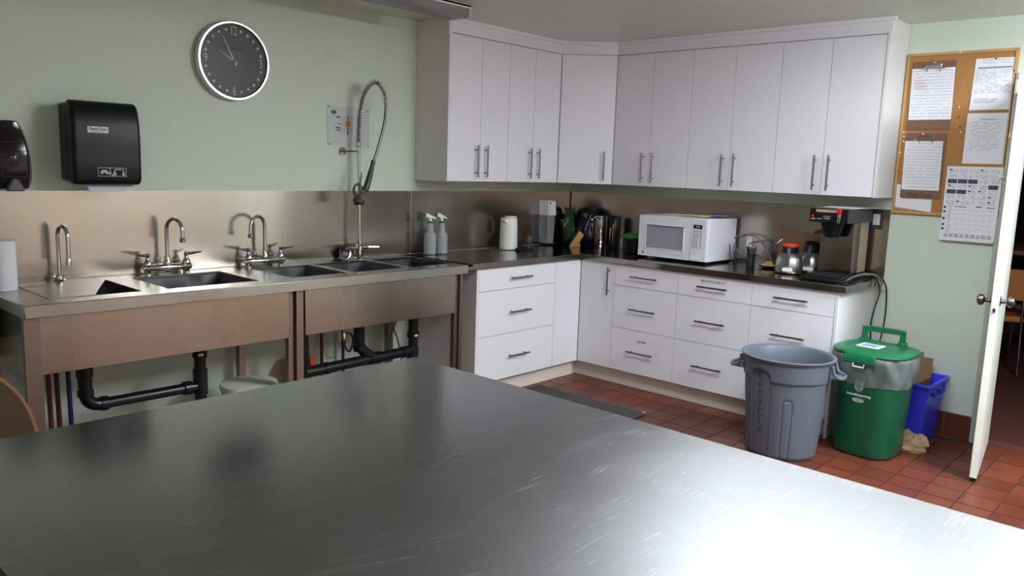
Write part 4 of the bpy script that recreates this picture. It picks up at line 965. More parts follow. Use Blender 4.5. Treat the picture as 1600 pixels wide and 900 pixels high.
tag(MB().tube(smoothpath([(-.09, -1.53, 1.05), (-.1, -1.565, 1.0), (-.1, -1.617, .965), (-.1, -1.68, .945), (-.1, -1.742, .974), (-.1, -1.769, 1.03), (-.07, -1.738, 1.07), (-.03, -1.65, 1.06), (-0.014, -1.61, 1.04)], 5), 0.0045, 8).build('power_cord', 'grey_cable'), 'grey cable looping below the other one into the wall socket', 'cord')
t = thing('food_plate', 'small dark plate of golden biscuits left of the carafes', 'plate', (-0.19, -1.86, CT))
MB().lathe([(0.0, 0.0), (0.035, 0.0), (0.062, 0.012), (0.06, 0.014), (0.034, 0.004), (0.0, 0.004)], (-0.19, -1.84, CT), 28, close=False).build('plate', 'black', t)
for k, (dx, dy, dz) in enumerate(((0.012, 0.015, 0.006), (-0.015, 0.012, 0.008), (0.0, -0.018, 0.008), (0.004, 0.0, 0.022))):
    b_ = blob(None, (0.028, 0.03, 0.011), 0.25, k*2.7, 3); b_.xf(Matrix.Translation((-0.19+dx, -1.84+dy, CT+dz+0.010)))
    tag(b_.build('biscuit', 'cookie', ang=60), 'golden biscuit on the small dark plate', 'biscuit', 'biscuits on the plate')
mb = MB().box(-0.003, 0.003, -2.10, -1.83, 0.0, 0.238); mb.xf(Matrix.Translation((-0.035, 0, CT)) @ Matrix.Rotation(0.1, 4, 'Y'))
tag(mb.build('cardboard_sheet', 'hardboard'), 'brown board leaning on the splash plate behind the carafes', 'board')

# carafes
def carafe(x, y, lab, top, rz):
    t = thing('coffee_carafe', lab, 'carafe', (x, y, CT), rz, 'coffee carafes')
    MB().lathe([(0.07, 0), (0.082, 0.006), (0.086, 0.03), (0.083, 0.07), (0.07, 0.105), (0.052, 0.125), (0.048, 0.13)], (0, 0, 0), 36).build('body', 'steel', t, local=True)
    MB().lathe([(0.05, 0.122), (0.052, 0.13), (0.048, 0.165), (0.044, 0.168)], (0, 0, 0), 32).build('neck', 'black', t, local=True)
    if top == 'orange': MB().lathe([(0.046, 0.165), (0.05, 0.17), (0.05, 0.18), (0.042, 0.188), (0.001, 0.189)], (0, 0, 0), 32).build('lid', 'orange', t, local=True)
    else: MB().lathe([(0.046, 0.165), (0.047, 0.19), (0.03, 0.2), (0.001, 0.201)], (0, 0, 0), 32).build('lid', 'black', t, local=True)
    MB().tube([(-0.045, 0, 0.165), (-0.075, 0, 0.165), (-0.092, 0, 0.155), (-0.100, 0, 0.11), (-0.096, 0, 0.055)], [0.009, 0.011, 0.012, 0.012, 0.011], 8).build('handle', 'handle_grey', t, bevel=0, local=True)
    MB().box(-0.0885, -0.080, -0.03, 0.03, 0.018, 0.04).build('sticker', 'paper', t, local=True)
    return t
c1 = carafe(-0.325, -2.04, 'steel coffee carafe with an orange lid', 'orange', math.radians(18))
c2 = carafe(-0.148, -2.108, 'steel coffee carafe with a black lid beside the brewer', 'black', math.radians(12))
t = thing('wire_tongs', 'small chrome wire tongs hooked behind the orange-lidded carafe', 'tongs', (-0.31, -1.95, CT+0.15))
MB().tube(smoothpath([(-0.29, -1.965, CT+0.205), (-0.31, -1.945, CT+0.18), (-0.32, -1.925, CT+0.16), (-0.31, -1.94, CT+0.14)], 4), 0.004, 8).tube([(-0.318+0.009*math.cos(a), -1.925, CT+0.155+0.009*math.sin(a)) for a in [2*PI*k/14 for k in range(14)]], 0.003, 6, closed=True).build('wire', 'nickel', t)

# coffee brewer
t = thing('coffee_brewer', 'black and steel commercial coffee brewer at the counter end', 'coffee maker', (-0.28, -2.31, CT))
y0, y1 = -2.415, -2.215
MB().prism([(-0.53, CT), (-0.06, CT), (-0.06, CT+0.028), (-0.30, CT+0.028), (-0.30, CT+0.034), (-0.505, CT+0.022), (-0.53, CT+0.014)], 'y', y0-0.012, y1+0.012).build('base', 'black', t, bevel=0.003)
gr = MB()
for k in range(9): gr.box(-0.49+k*0.02, -0.484+k*0.02, y0+0.02, y1-0.02, CT+0.024+k*0.0004, CT+0.034)
gr.build('drip_grid', 'black_matte', t)
MB().box(-0.305, -0.20, y0, y1, CT+0.034, 1.252).build('column', 'steel_dark', t, bevel=0.002)
MB().box(-0.20, -0.06, y0+0.001, y1-0.001, CT+0.034, 1.252).build('rear_housing', 'beige_metal', t, bevel=0.002)
MB().box(-0.175, -0.15, y0-0.0006, y0, CT+0.11, CT+0.16).build('access_plate', 'beige_metal', t, bevel=0.0005)
for x, z in ((-0.19, 1.12), (-0.085, 1.13), (-0.163, 1.05)): MB().cyl((x, y0-0.002, z), (x, y0, z), 0.003, n=8).build('screw', 'knob', t)
MB().box(-0.455, -0.06, y0-0.012, y1+0.012, 1.252, 1.335).build('head', 'charcoal', t, bevel=0.003)
fp = MB().box(-0.468, -0.4555, y0-0.012, y1+0.012, 1.254, 1.334).build('front_panel', 'black', t, bevel=0.002)
MB().box(-0.4695, -0.468, -2.375, -2.24, 1.312, 1.328).build('tape_strip', 'tape', fp)
text('BREW', 0.009, 'paper', on_x(-0.4688, -2.225, 1.270), fp); text('WARMER', 0.0075, 'paper', on_x(-0.4688, -2.262, 1.272), fp); text('COFFEE', 0.011, 'paper', on_x(-0.4688, -2.305, 1.276), fp); text('CAUTION HOT', 0.007, 'paper', on_x(-0.4688, -2.305, 1.288), fp)
MB().lathe([(0.007, 0), (0.007, 0.003), (0.001, 0.003)], (-0.468, -2.222, 1.288), 12, Matrix.Rotation(-PI/2, 3, 'Y')).build('power_button', 'red', fp)
MB().prism([(-0.50, 1.312), (-0.50, 1.336), (-0.468, 1.338), (-0.466, 1.316), (-0.478, 1.298), (-0.492, 1.30)], 'y', -2.392, -2.372).build('tap_handle', 'red', t, bevel=0.003)
MB().lathe([(0.006, -0.048), (0.009, -0.03), (0.012, -0.006), (0.012, 0.0)], (-0.482, -2.382, 1.302), 16).box(-0.482, -0.468, -2.388, -2.376, 1.29, 1.30).build('hot_water_tap', 'chrome', t)
MB().lathe([(0.04, 0.0), (0.048, 0.01), (0.066, 0.075), (0.07, 0.08), (0.07, 0.088)], (-0.375, -2.31, 1.163), 28).build('filter_basket', 'black', t)
MB().tube([(-0.425, -2.28, 1.20), (-0.465, -2.265, 1.195), (-0.49, -2.255, 1.19)], [0.01, 0.012, 0.009], 10).build('basket_handle', 'black', t)
zz = 1.3355
for k, (x, y, sx, sy, rz, lab) in enumerate(((-0.23, -2.32, 0.30, 0.215, 0.05, 'lowest paper sheet on the coffee brewer'), (-0.21, -2.35, 0.28, 0.2, -0.12, 'topmost skewed paper sheet on the coffee brewer'))):
    mb = MB().box(-sx/2, sx/2, -sy/2, sy/2, 0, 0.003); mb.xf(Matrix.Translation((x, y, zz)) @ Matrix.Rotation(rz, 4, 'Z')); zz += 0.0035
    tag(mb.build('paper_sheet', 'paper' if k else 'print'), lab, 'paper', 'papers on the brewer')
tag(MB().tube(smoothpath([(-0.545, -2.45, CT+0.006), (-0.50, -2.45, CT+0.006), (-0.40, -2.455, CT+0.012), (-0.31, -2.46, CT+0.04), (-0.24, -2.49, CT+0.04), (-0.18, -2.53, CT+0.0), (-0.165, -2.55, .84), (-0.22, -2.55, .76), (-0.235, -2.54, .657), (-0.215, -2.54, .56), (-0.19, -2.54, .42), (-0.15, -2.53, 0.2), (-0.13, -2.52, 0.006)], 6), 0.0045, 8).build('power_cord', 'black'), 'black cord hanging straighter over the counter end, left of the looped one', 'cord')
tag(MB().tube(smoothpath([(-0.10, -2.45, CT+0.006), (-0.2, -2.47, CT+0.03), (-0.17, -2.51, CT+0.045), (-0.10, -2.54, CT+0.0), (-0.045, -2.55, .84), (-0.02, -2.55, .71), (-0.03, -2.55, .62), (-0.09, -2.56, .55), (-0.16, -2.57, .50), (-0.13, -2.55, 0.3), (-0.1, -2.54, 0.006)], 6), 0.0045, 8).build('power_cord', 'black'), 'black cord bulging out to the right over the counter end', 'cord')
t = thing('grey_strap', 'grey strip curving round the counter end beside the cords', 'strap', (-0.15, -2.52, 0.9))
MB().tube(smoothpath([(-0.42, -2.44, CT+0.008), (-0.3, -2.47, CT+0.035), (-0.18, -2.52, CT+0.03), (-0.12, -2.535, CT-0.005), (-0.12, -2.53, CT-0.04)], 6), 0.006, 8).build('strip', 'grey_cable', t)

# ================================================================ bins
# grey round bin with moulded panels
GX, GY, GH = -1.005, -2.375, 0.555
t = thing('recycle_bin', 'round grey plastic bin marked RECYCLE in front of the cabinets', 'bin', (GX, GY, 0))
def sst(a, b, x):
    x = max(0, min(1, (x-a)/(b-a))); return x*x*(3-2*x)
NA, NZ = 288, 100
cen = [math.radians(166.5+120*k) for k in range(3)]      # recessed arched panels
cen2 = [math.radians(207+120*k) for k in range(3)]     # small arches between
def bin_r(a, z):
    r = 0.188+(0.232-0.188)*z/GH
    band = sst(0.425, 0.435, z)
    def dist(c): 
        d = (a-c+PI) % (2*PI)-PI; return d
    rec = 0
    for c in cen:
        d = abs(dist(c)); half = 0.30
        topz = 0.49-0.05*(d/half)**4 if d < half else 0
        rec = max(rec, sst(half+0.012, half-0.012, d)*sst(topz+0.006, topz-0.006, z))
    sm = 0
    for c in cen2:
        d = abs(dist(c)); half = 0.13
        topz = 0.345-0.035*(d/half)**4 if d < half else 0
        sm = max(sm, sst(half+0.015, half-0.01, d)*sst(topz+0.005, topz-0.005, z)-sst(half-0.02, half-0.045, d)*sst(topz-0.007, topz-0.017, z))
    return r+0.007*max(band, 0)*(1-rec)-0.004*rec-0.004*sm*(1-rec)
vs = []; fs = []
for i in range(NZ+1):
    z = 0.002+(GH-0.012)*i/NZ
    for k in range(NA):
        a = 2*PI*k/NA; r = bin_r(a, z)-(0.008*(1-sst(0, 0.02, z)))
        vs.append((GX+r*math.cos(a), GY+r*math.sin(a), z))
for i in range(NZ):
    for k in range(NA): fs.append((i*NA+k, i*NA+(k+1) % NA, (i+1)*NA+(k+1) % NA, (i+1)*NA+k))
b = len(vs)
for r, z in ((0.246, GH-0.014), (0.25, GH-0.004), (0.246, GH), (0.236, GH-0.001), (0.225, GH-0.012), (0.218, GH-0.10), (0.178, 0.02)):
    for k in range(NA): vs.append((GX+r*math.cos(2*PI*k/NA), GY+r*math.sin(2*PI*k/NA), z))
rows = [NZ*NA]+[b+i*NA for i in range(7)]
for i in range(7):
    for k in range(NA): fs.append((rows[i]+k, rows[i]+(k+1) % NA, rows[i+1]+(k+1) % NA, rows[i+1]+k))
fs.append(tuple(rows[-1]+k for k in range(NA))); fs.append(tuple(range(NA)))
MB().add(vs, fs).build('tub', 'bin_grey', t, ang=60)
for s_ in (105.0, -75.0):
    a = math.radians(180+s_-0); d = Vector((math.cos(a), math.sin(a), 0)); u = Vector((-d.y, d.x, 0)); c0 = Vector((GX, GY, 0))
    pts = [c0+d*0.235+u*0.075+Vector((0, 0, GH-0.022)), c0+d*0.252+u*0.07+Vector((0, 0, GH-0.075)), c0+d*0.285+u*0.055+Vector((0, 0, GH-0.09)), c0+d*0.298+Vector((0, 0, GH-0.088)),
           c0+d*0.285-u*0.055+Vector((0, 0, GH-0.09)), c0+d*0.252-u*0.07+Vector((0, 0, GH-0.075)), c0+d*0.235-u*0.075+Vector((0, 0, GH-0.022))]
    MB().tube(smoothpath(pts, 5), 0.0095, 8).build('handle', 'bin_grey', t)
    q = [c0+d*0.225+u*0.07, c0+d*0.29+u*0.045, c0+d*0.29-u*0.045, c0+d*0.225-u*0.07]
    MB().add([p+Vector((0, 0, GH-0.10)) for p in q]+[p+Vector((0, 0, GH-0.092)) for p in q], [(0, 1, 2, 3), (4, 5, 6, 7), (0, 1, 5, 4), (1, 2, 6, 5), (2, 3, 7, 6), (3, 0, 4, 7)]).build('handle_web', 'bin_grey', t)
def wrapc(cx, cy, a0, rf, zc, dx=0.0):
    def w(co):
        z = zc+co.y; r = rf(z)+0.0008+co.z; a = a0+(co.x+dx)/r
        return Vector((cx+r*math.cos(a), cy+r*math.sin(a), z))
    return w
# marker lettering, one letter below the other
for k, ch in enumerate('RECYCLE'):
    zc = 0.455-k*0.051; a0 = math.radians(166.5)
    text(ch, 0.058, 'ink', None, t, 'marker_letter', wrap=wrapc(GX, GY, a0, lambda z: 0.188+0.044*z/GH-0.005, zc), squeeze=0.95, bold=0.0002)

# green compost bin
CX, CY = -0.625, -2.71
GF = math.radians(176)
t = thing('compost_bin', 'dark green compost bin with green lid and clear liner', 'bin', (CX, CY, 0))
def green_r(a, z):
    q = 0.168+0.030*z/0.56
    sq = (abs(math.cos(a-GF))**3.2+abs(math.sin(a-GF))**3.2)**(-1/3.2)
    return q*sq*0.97
vs = []; fs = []; NA = 72
zs = [0.001, 0.008, 0.02]+[0.05+0.05*i for i in range(11)]
for z in zs:
    for k in range(NA):
        a = 2*PI*k/NA; r = green_r(a, z)-(0.008 if z < 0.005 else 0.002 if z < 0.015 else 0)
        vs.append((CX+r*math.cos(a), CY+r*math.sin(a), z))
for i in range(len(zs)-1):
    for k in range(NA): fs.append((i*NA+k, i*NA+(k+1) % NA, (i+1)*NA+(k+1) % NA, (i+1)*NA+k))
fs.append(tuple(range(NA)))
MB().add(vs, fs).build('tub', 'bin_green', t, ang=50)
# folded-over liner: crumpled skirt
vs = []; fs = []; NL = 144
prof = [(0.0, 0.570, 0.004), (0.012, 0.566, 0.012), (0.017, 0.54, 0.016), (0.020, 0.50, 0.018), (0.016, 0.46, 0.014), (0.010, 0.425, 0.008), (0.006, 0.405, 0.006)]
for i, (o_, z, w_) in enumerate(prof):
    for k in range(NL):
        a = 2*PI*k/NL; r = green_r(a, z)+o_+1.7*w_*(noise.noise(Vector((math.cos(a)*5, math.sin(a)*5, z*9)))+0.5*noise.noise(Vector((math.cos(a)*12, math.sin(a)*12, z*25))))
        r = max(r, green_r(a, z)+0.002)
        zz = z+(0.022*noise.noise(Vector((math.cos(a)*2, math.sin(a)*2, 7))) if i >= 5 else 0)
        vs.append((CX+r*math.cos(a), CY+r*math.sin(a), zz))
for i in range(len(prof)-1):
    for k in range(NL): fs.append((i*NL+k, i*NL+(k+1) % NL, (i+1)*NL+(k+1) % NL, (i+1)*NL+k))
tag(MB().add(vs, fs).build('bin_liner', 'liner', ang=180), 'clear plastic liner folded over the rim of the green bin', 'bin liner')
# lid
def lid_ring(z, o_):
    return [Vector((CX+(green_r(2*PI*k/NA, 0.56)+o_)*math.cos(2*PI*k/NA), CY+(green_r(2*PI*k/NA, 0.56)+o_)*math.sin(2*PI*k/NA), z)) for k in range(NA)]
rings = [lid_ring(0.572, -0.012), lid_ring(0.572, 0.012), lid_ring(0.578, 0.016), lid_ring(0.588, 0.012), lid_ring(0.592, -0.004), lid_ring(0.598, -0.018), lid_ring(0.600, -0.05), lid_ring(0.596, -0.056), lid_ring(0.598, -0.12)]
MB().add([p for r_ in rings for p in r_], [(i*NA+k, i*NA+(k+1) % NA, (i+1)*NA+(k+1) % NA, (i+1)*NA+k) for i in range(8) for k in range(NA)]+[tuple(range(NA)), tuple(8*NA+k for k in range(NA))]).build('lid', 'bin_lid', t, ang=50)
lf = Matrix.Translation((CX, CY, 0)) @ Matrix.Rotation(GF, 4, 'Z')     # +x = front of the bin
MB().prism([(0.10, 0.597), (0.185, 0.597), (0.212, 0.585), (0.222, 0.562), (0.222, 0.535), (0.214, 0.535), (0.212, 0.56), (0.20, 0.575), (0.10, 0.592)], 'y', -0.085, 0.085).xf(lf).build('latch', 'bin_lid', t, bevel=0.004)
MB().tube([lf @ Vector((0.222, y_, z_)) for y_, z_ in ((-0.03, 0.532), (-0.028, 0.515), (0.028, 0.515), (0.03, 0.532))], 0.0035, 8).build('latch_wire', 'door_paint', t)
rotl = math.radians(22)
hm = Matrix.Translation((CX, CY, 0)) @ Matrix.Rotation(GF, 4, 'Z')
# carrying handle standing up along the rear edge
H = [(-0.10, 0.592), (-0.09, 0.66), (-0.075, 0.675), (0.075, 0.675), (0.09, 0.66), (0.10, 0.592), (0.066, 0.592), (0.062, 0.65), (-0.062, 0.65), (-0.066, 0.592)]
hb_ = MB()
for (a0, a1, z0, z1) in ((-0.115, -0.085, 0.59, 0.668), (0.085, 0.115, 0.59, 0.668), (-0.115, 0.115, 0.655, 0.68)): hb_.box(-0.165, -0.14, a0, a1, z0, z1)
hb_.box(-0.178, -0.12, -0.125, -0.078, 0.588, 0.612).box(-0.178, -0.12, 0.078, 0.125, 0.588, 0.612)
hb_.xf(Matrix.Translation((CX, CY, 0)) @ Matrix.Rotation(math.radians(186), 4, 'Z')).build('handle', 'bin_lid', t, bevel=0.004)
rb = MB()
for k in range(14): rb.box(-0.168, -0.137, -0.078+k*0.0118, -0.073+k*0.0118, 0.652, 0.683)
rb.xf(Matrix.Translation((CX, CY, 0)) @ Matrix.Rotation(math.radians(186), 4, 'Z')).build('grip_ribs', 'bin_lid', t)
MB().box(-0.035, 0.075, -0.085, 0.035, 0.5985, 0.6008).xf(hm).build('lid_label', 'paper', t)
MB().box(-0.015, 0.055, -0.07, 0.015, 0.6008, 0.6016).xf(hm).build('lid_label_print', 'label_blue', t)
gr_ = lambda z: green_r(GF, z)+0.001
def gw(zc, dx=0.0):
    def w(co):
        z = zc+co.y; a = GF+(co.x+dx)/0.19; r = green_r(a, z)+0.0012+co.z
        return Vector((CX+r*math.cos(a), CY+r*math.sin(a), z))
    return w
text('BeyondComposting', 0.0165, 'paper', None, t, wrap=gw(0.352), bold=0.0004)
def ringc(mb, pts2, zc, rad=0.0011):
    w = gw(zc); mb.tube([w(Vector((x, y, 0.0))) for x, y in pts2], rad, 5, closed=True)
cm = MB()
ringc(cm, [(0.032*math.cos(2*PI*k/24), 0.010*math.sin(2*PI*k/24)) for k in range(24)], 0.322)
ringc(cm, [(-0.022, 0.03), (0.022, 0.03), (0.022, -0.012), (0.012, -0.024), (0, -0.030), (-0.012, -0.024), (-0.022, -0.012)], 0.402)
ringc(cm, [(-0.016, 0.022), (0.016, 0.022), (0.016, 0.014), (-0.016, 0.014)], 0.402)
for k in range(12):
    x_, y_ = -0.014+0.0093*(k % 4), 0.007-0.011*(k//4)
    ringc(cm, [(x_-0.0028, y_-0.003), (x_+0.0028, y_-0.002), (x_+0.001, y_+0.0035)], 0.402)
cm.build('crest', 'paper', t)
text('Rubbermaid', 0.010, 'paper', None, t, wrap=gw(0.322), bold=0.0003)

# blue box with cardboard
t = thing('blue_box', 'blue plastic recycling box against the wall', 'box', (-0.17, -2.76, 0))
def taper(mb, b0, b1, z0, z1):  # b = x0,x1,y0,y1
    P_ = [(x, y, z0) for x, y in ((b0[0], b0[2]), (b0[1], b0[2]), (b0[1], b0[3]), (b0[0], b0[3]))]+[(x, y, z1) for x, y in ((b1[0], b1[2]), (b1[1], b1[2]), (b1[1], b1[3]), (b1[0], b1[3]))]
    return P_
O0, O1 = (-0.335, -0.04, -2.905, -2.60), (-0.375, -0.022, -2.935, -2.575)
I1, I0 = (-0.371, -0.026, -2.931, -2.579), (-0.330, -0.045, -2.900, -2.605)
v8 = taper(None, O0, O1, 0.001, 0.372)+taper(None, I0, I1, 0.008, 0.372)
fs = [(0, 1, 2, 3)]+[(i, (i+1) % 4, 4+(i+1) % 4, 4+i) for i in range(4)]+[(8, 9, 10, 11)]+[(8+i, 8+(i+1) % 4, 12+(i+1) % 4, 12+i) for i in range(4)]+[(4+i, 4+(i+1) % 4, 12+(i+1) % 4, 12+i) for i in range(4)]
MB().add(v8, fs).build('tub', 'bin_blue', t, bevel=0.012, seg=3)
rm = MB(); e = 0.014
X0, X1, Y0, Y1 = O1
for q in ((X0-e, X0+0.001, Y0-e, Y1+e), (X1-0.001, X1+0.008, Y0-e, Y1+e), (X0, X1, Y0-e, Y0+0.001), (X0, X1, Y1-0.001, Y1+e)):
    rm.box(q[0], q[1], q[2], q[3], 0.355, 0.374)
rm.build('rim', 'bin_blue', t, bevel=0.004)
MB().box(-0.27, -0.13, -2.942, -2.928, 0.29, 0.31).build('grip_recess', 'smoke', t, bevel=0.003)
MB().tube(smoothpath([(-0.29, -2.94, 0.355), (-0.285, -2.948, 0.30), (-0.2, -2.952, 0.285), (-0.115, -2.948, 0.30), (-0.11, -2.94, 0.355)], 5), 0.007, 8).build('handle', 'bin_blue', t)
for k, y in enumerate((-2.83, -2.70)): MB().add([(-0.3365, y-0.004, 0.02), (-0.3365, y+0.004, 0.02), (-0.376, y+0.004, 0.35), (-0.376, y-0.004, 0.35), (-0.33, y-0.004, 0.02), (-0.33, y+0.004, 0.02), (-0.37, y+0.004, 0.35), (-0.37, y-0.004, 0.35)],
        [(0, 1, 2, 3), (4, 5, 6, 7), (0, 4, 7, 3), (1, 5, 6, 2), (3, 2, 6, 7), (0, 1, 5, 4)]).build('rib', 'bin_blue', t)
t = thing('cardboard_box', 'opened brown cardboard box standing in the blue box', 'cardboard box', (-0.2, -2.72, 0.05))
w = 0.004
MB().box(-0.315, -0.06, -2.86, -2.64, 0.012, 0.016).box(-0.315, -0.315+w, -2.86, -2.64, 0.016, 0.34).box(-0.06-w, -0.06, -2.86, -2.64, 0.016, 0.47).box(-0.311, -0.064, -2.64-w, -2.64, 0.016, 0.47).box(-0.311, -0.064, -2.86, -2.86+w, 0.016, 0.36).build('carton', 'cardboard', t)
MB().add([(-0.33, -2.838, 0.345), (-0.05, -2.838, 0.345), (-0.05, -2.80, 0.50), (-0.30, -2.78, 0.50), (-0.33, -2.834, 0.345), (-0.05, -2.834, 0.345), (-0.05, -2.796, 0.50), (-0.30, -2.776, 0.50)],
         [(0, 1, 2, 3), (4, 5, 6, 7), (0, 1, 5, 4), (1, 2, 6, 5), (2, 3, 7, 6), (3, 0, 4, 7)]).build('flap', 'kraft', t)
MB().add([(-0.325, -2.64, 0.36), (-0.325, -2.83, 0.36), (-0.20, -2.79, 0.50), (-0.20, -2.64, 0.50), (-0.321, -2.64, 0.36), (-0.321, -2.83, 0.36), (-0.196, -2.79, 0.50), (-0.196, -2.64, 0.50)],
         [(0, 1, 2, 3), (4, 5, 6, 7), (0, 1, 5, 4), (1, 2, 6, 5), (2, 3, 7, 6), (3, 0, 4, 7)]).build('flap', 'cardboard', t)
# crumpled bag
bm = bmesh.new(); bmesh.ops.create_cube(bm, size=1.0); bmesh.ops.subdivide_edges(bm, edges=bm.edges, cuts=7, use_grid_fill=True)
vs = []
for v in bm.verts:
    q = v.co.copy(); k = 1+0.35*noise.noise(q*3)+0.25*noise.noise(q*8)
    vs.append(Vector((q.x*0.12*k, q.y*0.13*k, max(0.0, (q.z+0.5)*0.075*(1+0.5*noise.noise(q*5))))))
fs = [tuple(v.index for v in f.verts) for f in bm.faces]; bm.free()
tag(MB().add(vs, fs).xf(Matrix.Translation((-0.425, -2.893, 0.001)) @ Matrix.Rotation(0.5, 4, 'Z')).build('paper_bag', 'kraft', smooth=False), 'crumpled brown paper bag on the floor between the bins', 'paper bag')
# mat
mt_ = MB().box(-1.95, -1.045, -1.51, -0.63, 0.0005, 0.013)
tag(mt_.build('floor_mat', 'rubber', bevel=0.005), 'dark rubber floor mat by the corner cabinets', 'mat')
tag(MB().box(-1.052, -1.036, -1.50, -1.49, 0.0135, 0.017).build('paper_scrap', 'paper'), 'tiny white scrap on the corner of the rubber mat', 'scrap')

# ================================================================ cork board
t = thing('cork_board', 'large cork notice board with wooden frame beside the cabinets', 'notice board', (0, -2.81, 1.78))
by0, by1, bz0, bz1 = -3.098, -2.522, 1.315, 2.255
MB().box(-0.014, -0.0006, by0+0.01, by1-0.01, bz0+0.01, bz1-0.01).build('cork', 'cork', t)
fw = 0.016
for q in ((by0, by1, bz0, bz0+fw), (by0, by1, bz1-fw, bz1), (by0, by0+fw, bz0+fw, bz1-fw), (by1-fw, by1, bz0+fw, bz1-fw)):
    MB().box(-0.022, -0.0006, q[0], q[1], q[2], q[3]).build('frame_bar', 'oak', t, bevel=0.002)
rnd = random.Random(5)
def print_rows(mb, x, y1, y0, z1, z0, n, lh=0.0022, left=0.0, dens=0.85):
    for k in range(n):
        z = z1-(z1-z0)*k/max(1, n-1); y = y1-left*(rnd.random() < 0.4)
        while y > y0+0.008:
            w = rnd.uniform(0.006, 0.022); e = max(y0, y-w)
            if rnd.random() < dens: mb.add([(x, y, z), (x, e, z), (x, e, z-lh), (x, y, z-lh)], [(0, 1, 2, 3)])
            y = e-0.003
        if rnd.random() < 0.12: pass
def sheet(parent, y1, y0, z1, z0, x, skew=0.0, curl=0.0, mat='paper'):
    n = 6; vs = []; fs = []
    for k in range(n+1):
        f = k/n; z = z1+(z0-z1)*f; s_ = skew*f; xx = x-curl*f*f
        vs += [(xx, y1-s_, z), (xx, y0-s_, z), (xx-0.0012, y1-s_, z), (xx-0.0012, y0-s_, z)]
    for k in range(n):
        a = 4*k; b_ = a+4
        fs += [(a, a+1, b_+1, b_), (a+2, b_+2, b_+3, a+3), (a, b_, b_+2, a+2), (a+1, a+3, b_+3, b_+1)]
    fs += [(0, 2, 3, 1), (4*n, 4*n+1, 4*n+3, 4*n+2)]
    return MB().add(vs, fs).build('sheet', mat, parent)
def clipboard(label, y1, y0, z1, z0, py1, py0, pz1, pz0, rows, writing=None):
    c = thing('clipboard', label, 'clipboard', (-0.02, (y0+y1)/2, z1), 0, 'clipboards on the cork board')
    MB().prism([(y1, z0+0.008), (y1-0.008, z0), (y0+0.008, z0), (y0, z0+0.008), (y0, z1-0.008), (y0+0.008, z1), (y1-0.008, z1), (y1, z1-0.008)], 'x', -0.019, -0.0155).build('board', 'hardboard', c)
    ym = (y0+y1)/2
    MB().box(-0.026, -0.019, ym-0.045, ym+0.045, z1-0.045, z1-0.018).cyl((-0.028, ym-0.04, z1-0.022), (-0.028, ym+0.04, z1-0.022), 0.005, n=10).cyl((-0.027, ym-0.062, z1-0.04), (-0.027, ym-0.045, z1-0.04), 0.006, n=10).cyl((-0.027, ym+0.045, z1-0.04), (-0.027, ym+0.062, z1-0.04), 0.006, n=10).build('clip', 'chrome', c, bevel=0.001)
    MB().tube([(-0.024, ym+0.035, z1-0.045), (-0.031, ym+0.035, z1-0.05), (-0.027, ym+0.03, z1-0.06)], 0.0022, 6).tube([(-0.024, ym-0.035, z1-0.045), (-0.031, ym-0.035, z1-0.05), (-0.027, ym-0.04, z1-0.06)], 0.0022, 6).build('clip_jaw', 'knob', c)
    p = thing('paper_sheet', writing[1], 'paper', (-0.023, ym, pz1), 0, 'sheets on the board')
    sheet(p, py1, py0, pz1, pz0, -0.0195, curl=0.0, skew=0.006)
    pm = MB(); print_rows(pm, -0.0212, py1-0.014, py0+0.006, pz1-0.014, pz0+0.02, rows, left=0.01); pm.build('print', 'print', p)
    if writing[0]: text(writing[0], 0.036, 'ink', on_x(-0.0194, ym-0.003, z0+0.022), c, squeeze=0.8, bold=-0.0004)
    return c
clipboard('upper brown clipboard on the cork board', -2.556, -2.792, 2.208, 1.812, -2.557, -2.789, 2.168, 1.872, 16, (None, 'white form with fine print on the upper clipboard'))
pm = MB(); print_rows(pm, -0.0214, -2.575, -2.65, 2.10, 2.055, 6); tag(pm.build('red_print', 'ink_red'), 'faint red lines printed on the upper clipped form', 'print')
clipboard('lower brown clipboard lettered Event Sheets', -2.561, -2.785, 1.796, 1.408, -2.560, -2.768, 1.748, 1.460, 15, ('Event Sheets', 'white form with fine print on the lower clipboard'))
p = thing('paper_sheet', 'blank white sheet half hidden behind the lower clipboard', 'paper', (-0.016, -2.63, 1.49), 0, 'sheets on the board')
MB().prism([(-2.528, 1.49), (-2.74, 1.482), (-2.742, 1.332), (-2.532, 1.352)], 'x', -0.0142, -0.0153).build('sheet', 'paper', p)
p = thing('paper_sheet', 'curling white notice at the top right of the cork board', 'paper', (-0.02, -2.99, 2.2), 0, 'sheets on the board')
sheet(p, -2.890, -3.096, 2.206, 1.922, -0.0145, curl=0.006, skew=-0.006)
pm = MB().box(-0.0172, -0.0165, -3.075, -2.905, 2.15, 2.159); print_rows(pm, -0.0172, -2.925, -3.06, 2.196, 2.182, 2); print_rows(pm, -0.0205, -2.898, -3.08, 2.14, 2.02, 11, dens=0.55); print_rows(pm, -0.0222, -2.905, -3.02, 1.985, 1.965, 4); pm.build('print', 'print', p)
p = thing('paper_sheet', 'white printed notice directly below the curling one', 'paper', (-0.02, -2.98, 1.9), 0, 'sheets on the board')
sheet(p, -2.879, -3.092, 1.905, 1.622, -0.0145, curl=0.001)
pm = MB().box(-0.0168, -0.0162, -3.03, -2.95, 1.868, 1.872); print_rows(pm, -0.0166, -2.905, -3.05, 1.855, 1.70, 15, dens=0.8); pm.build('print', 'print', p)
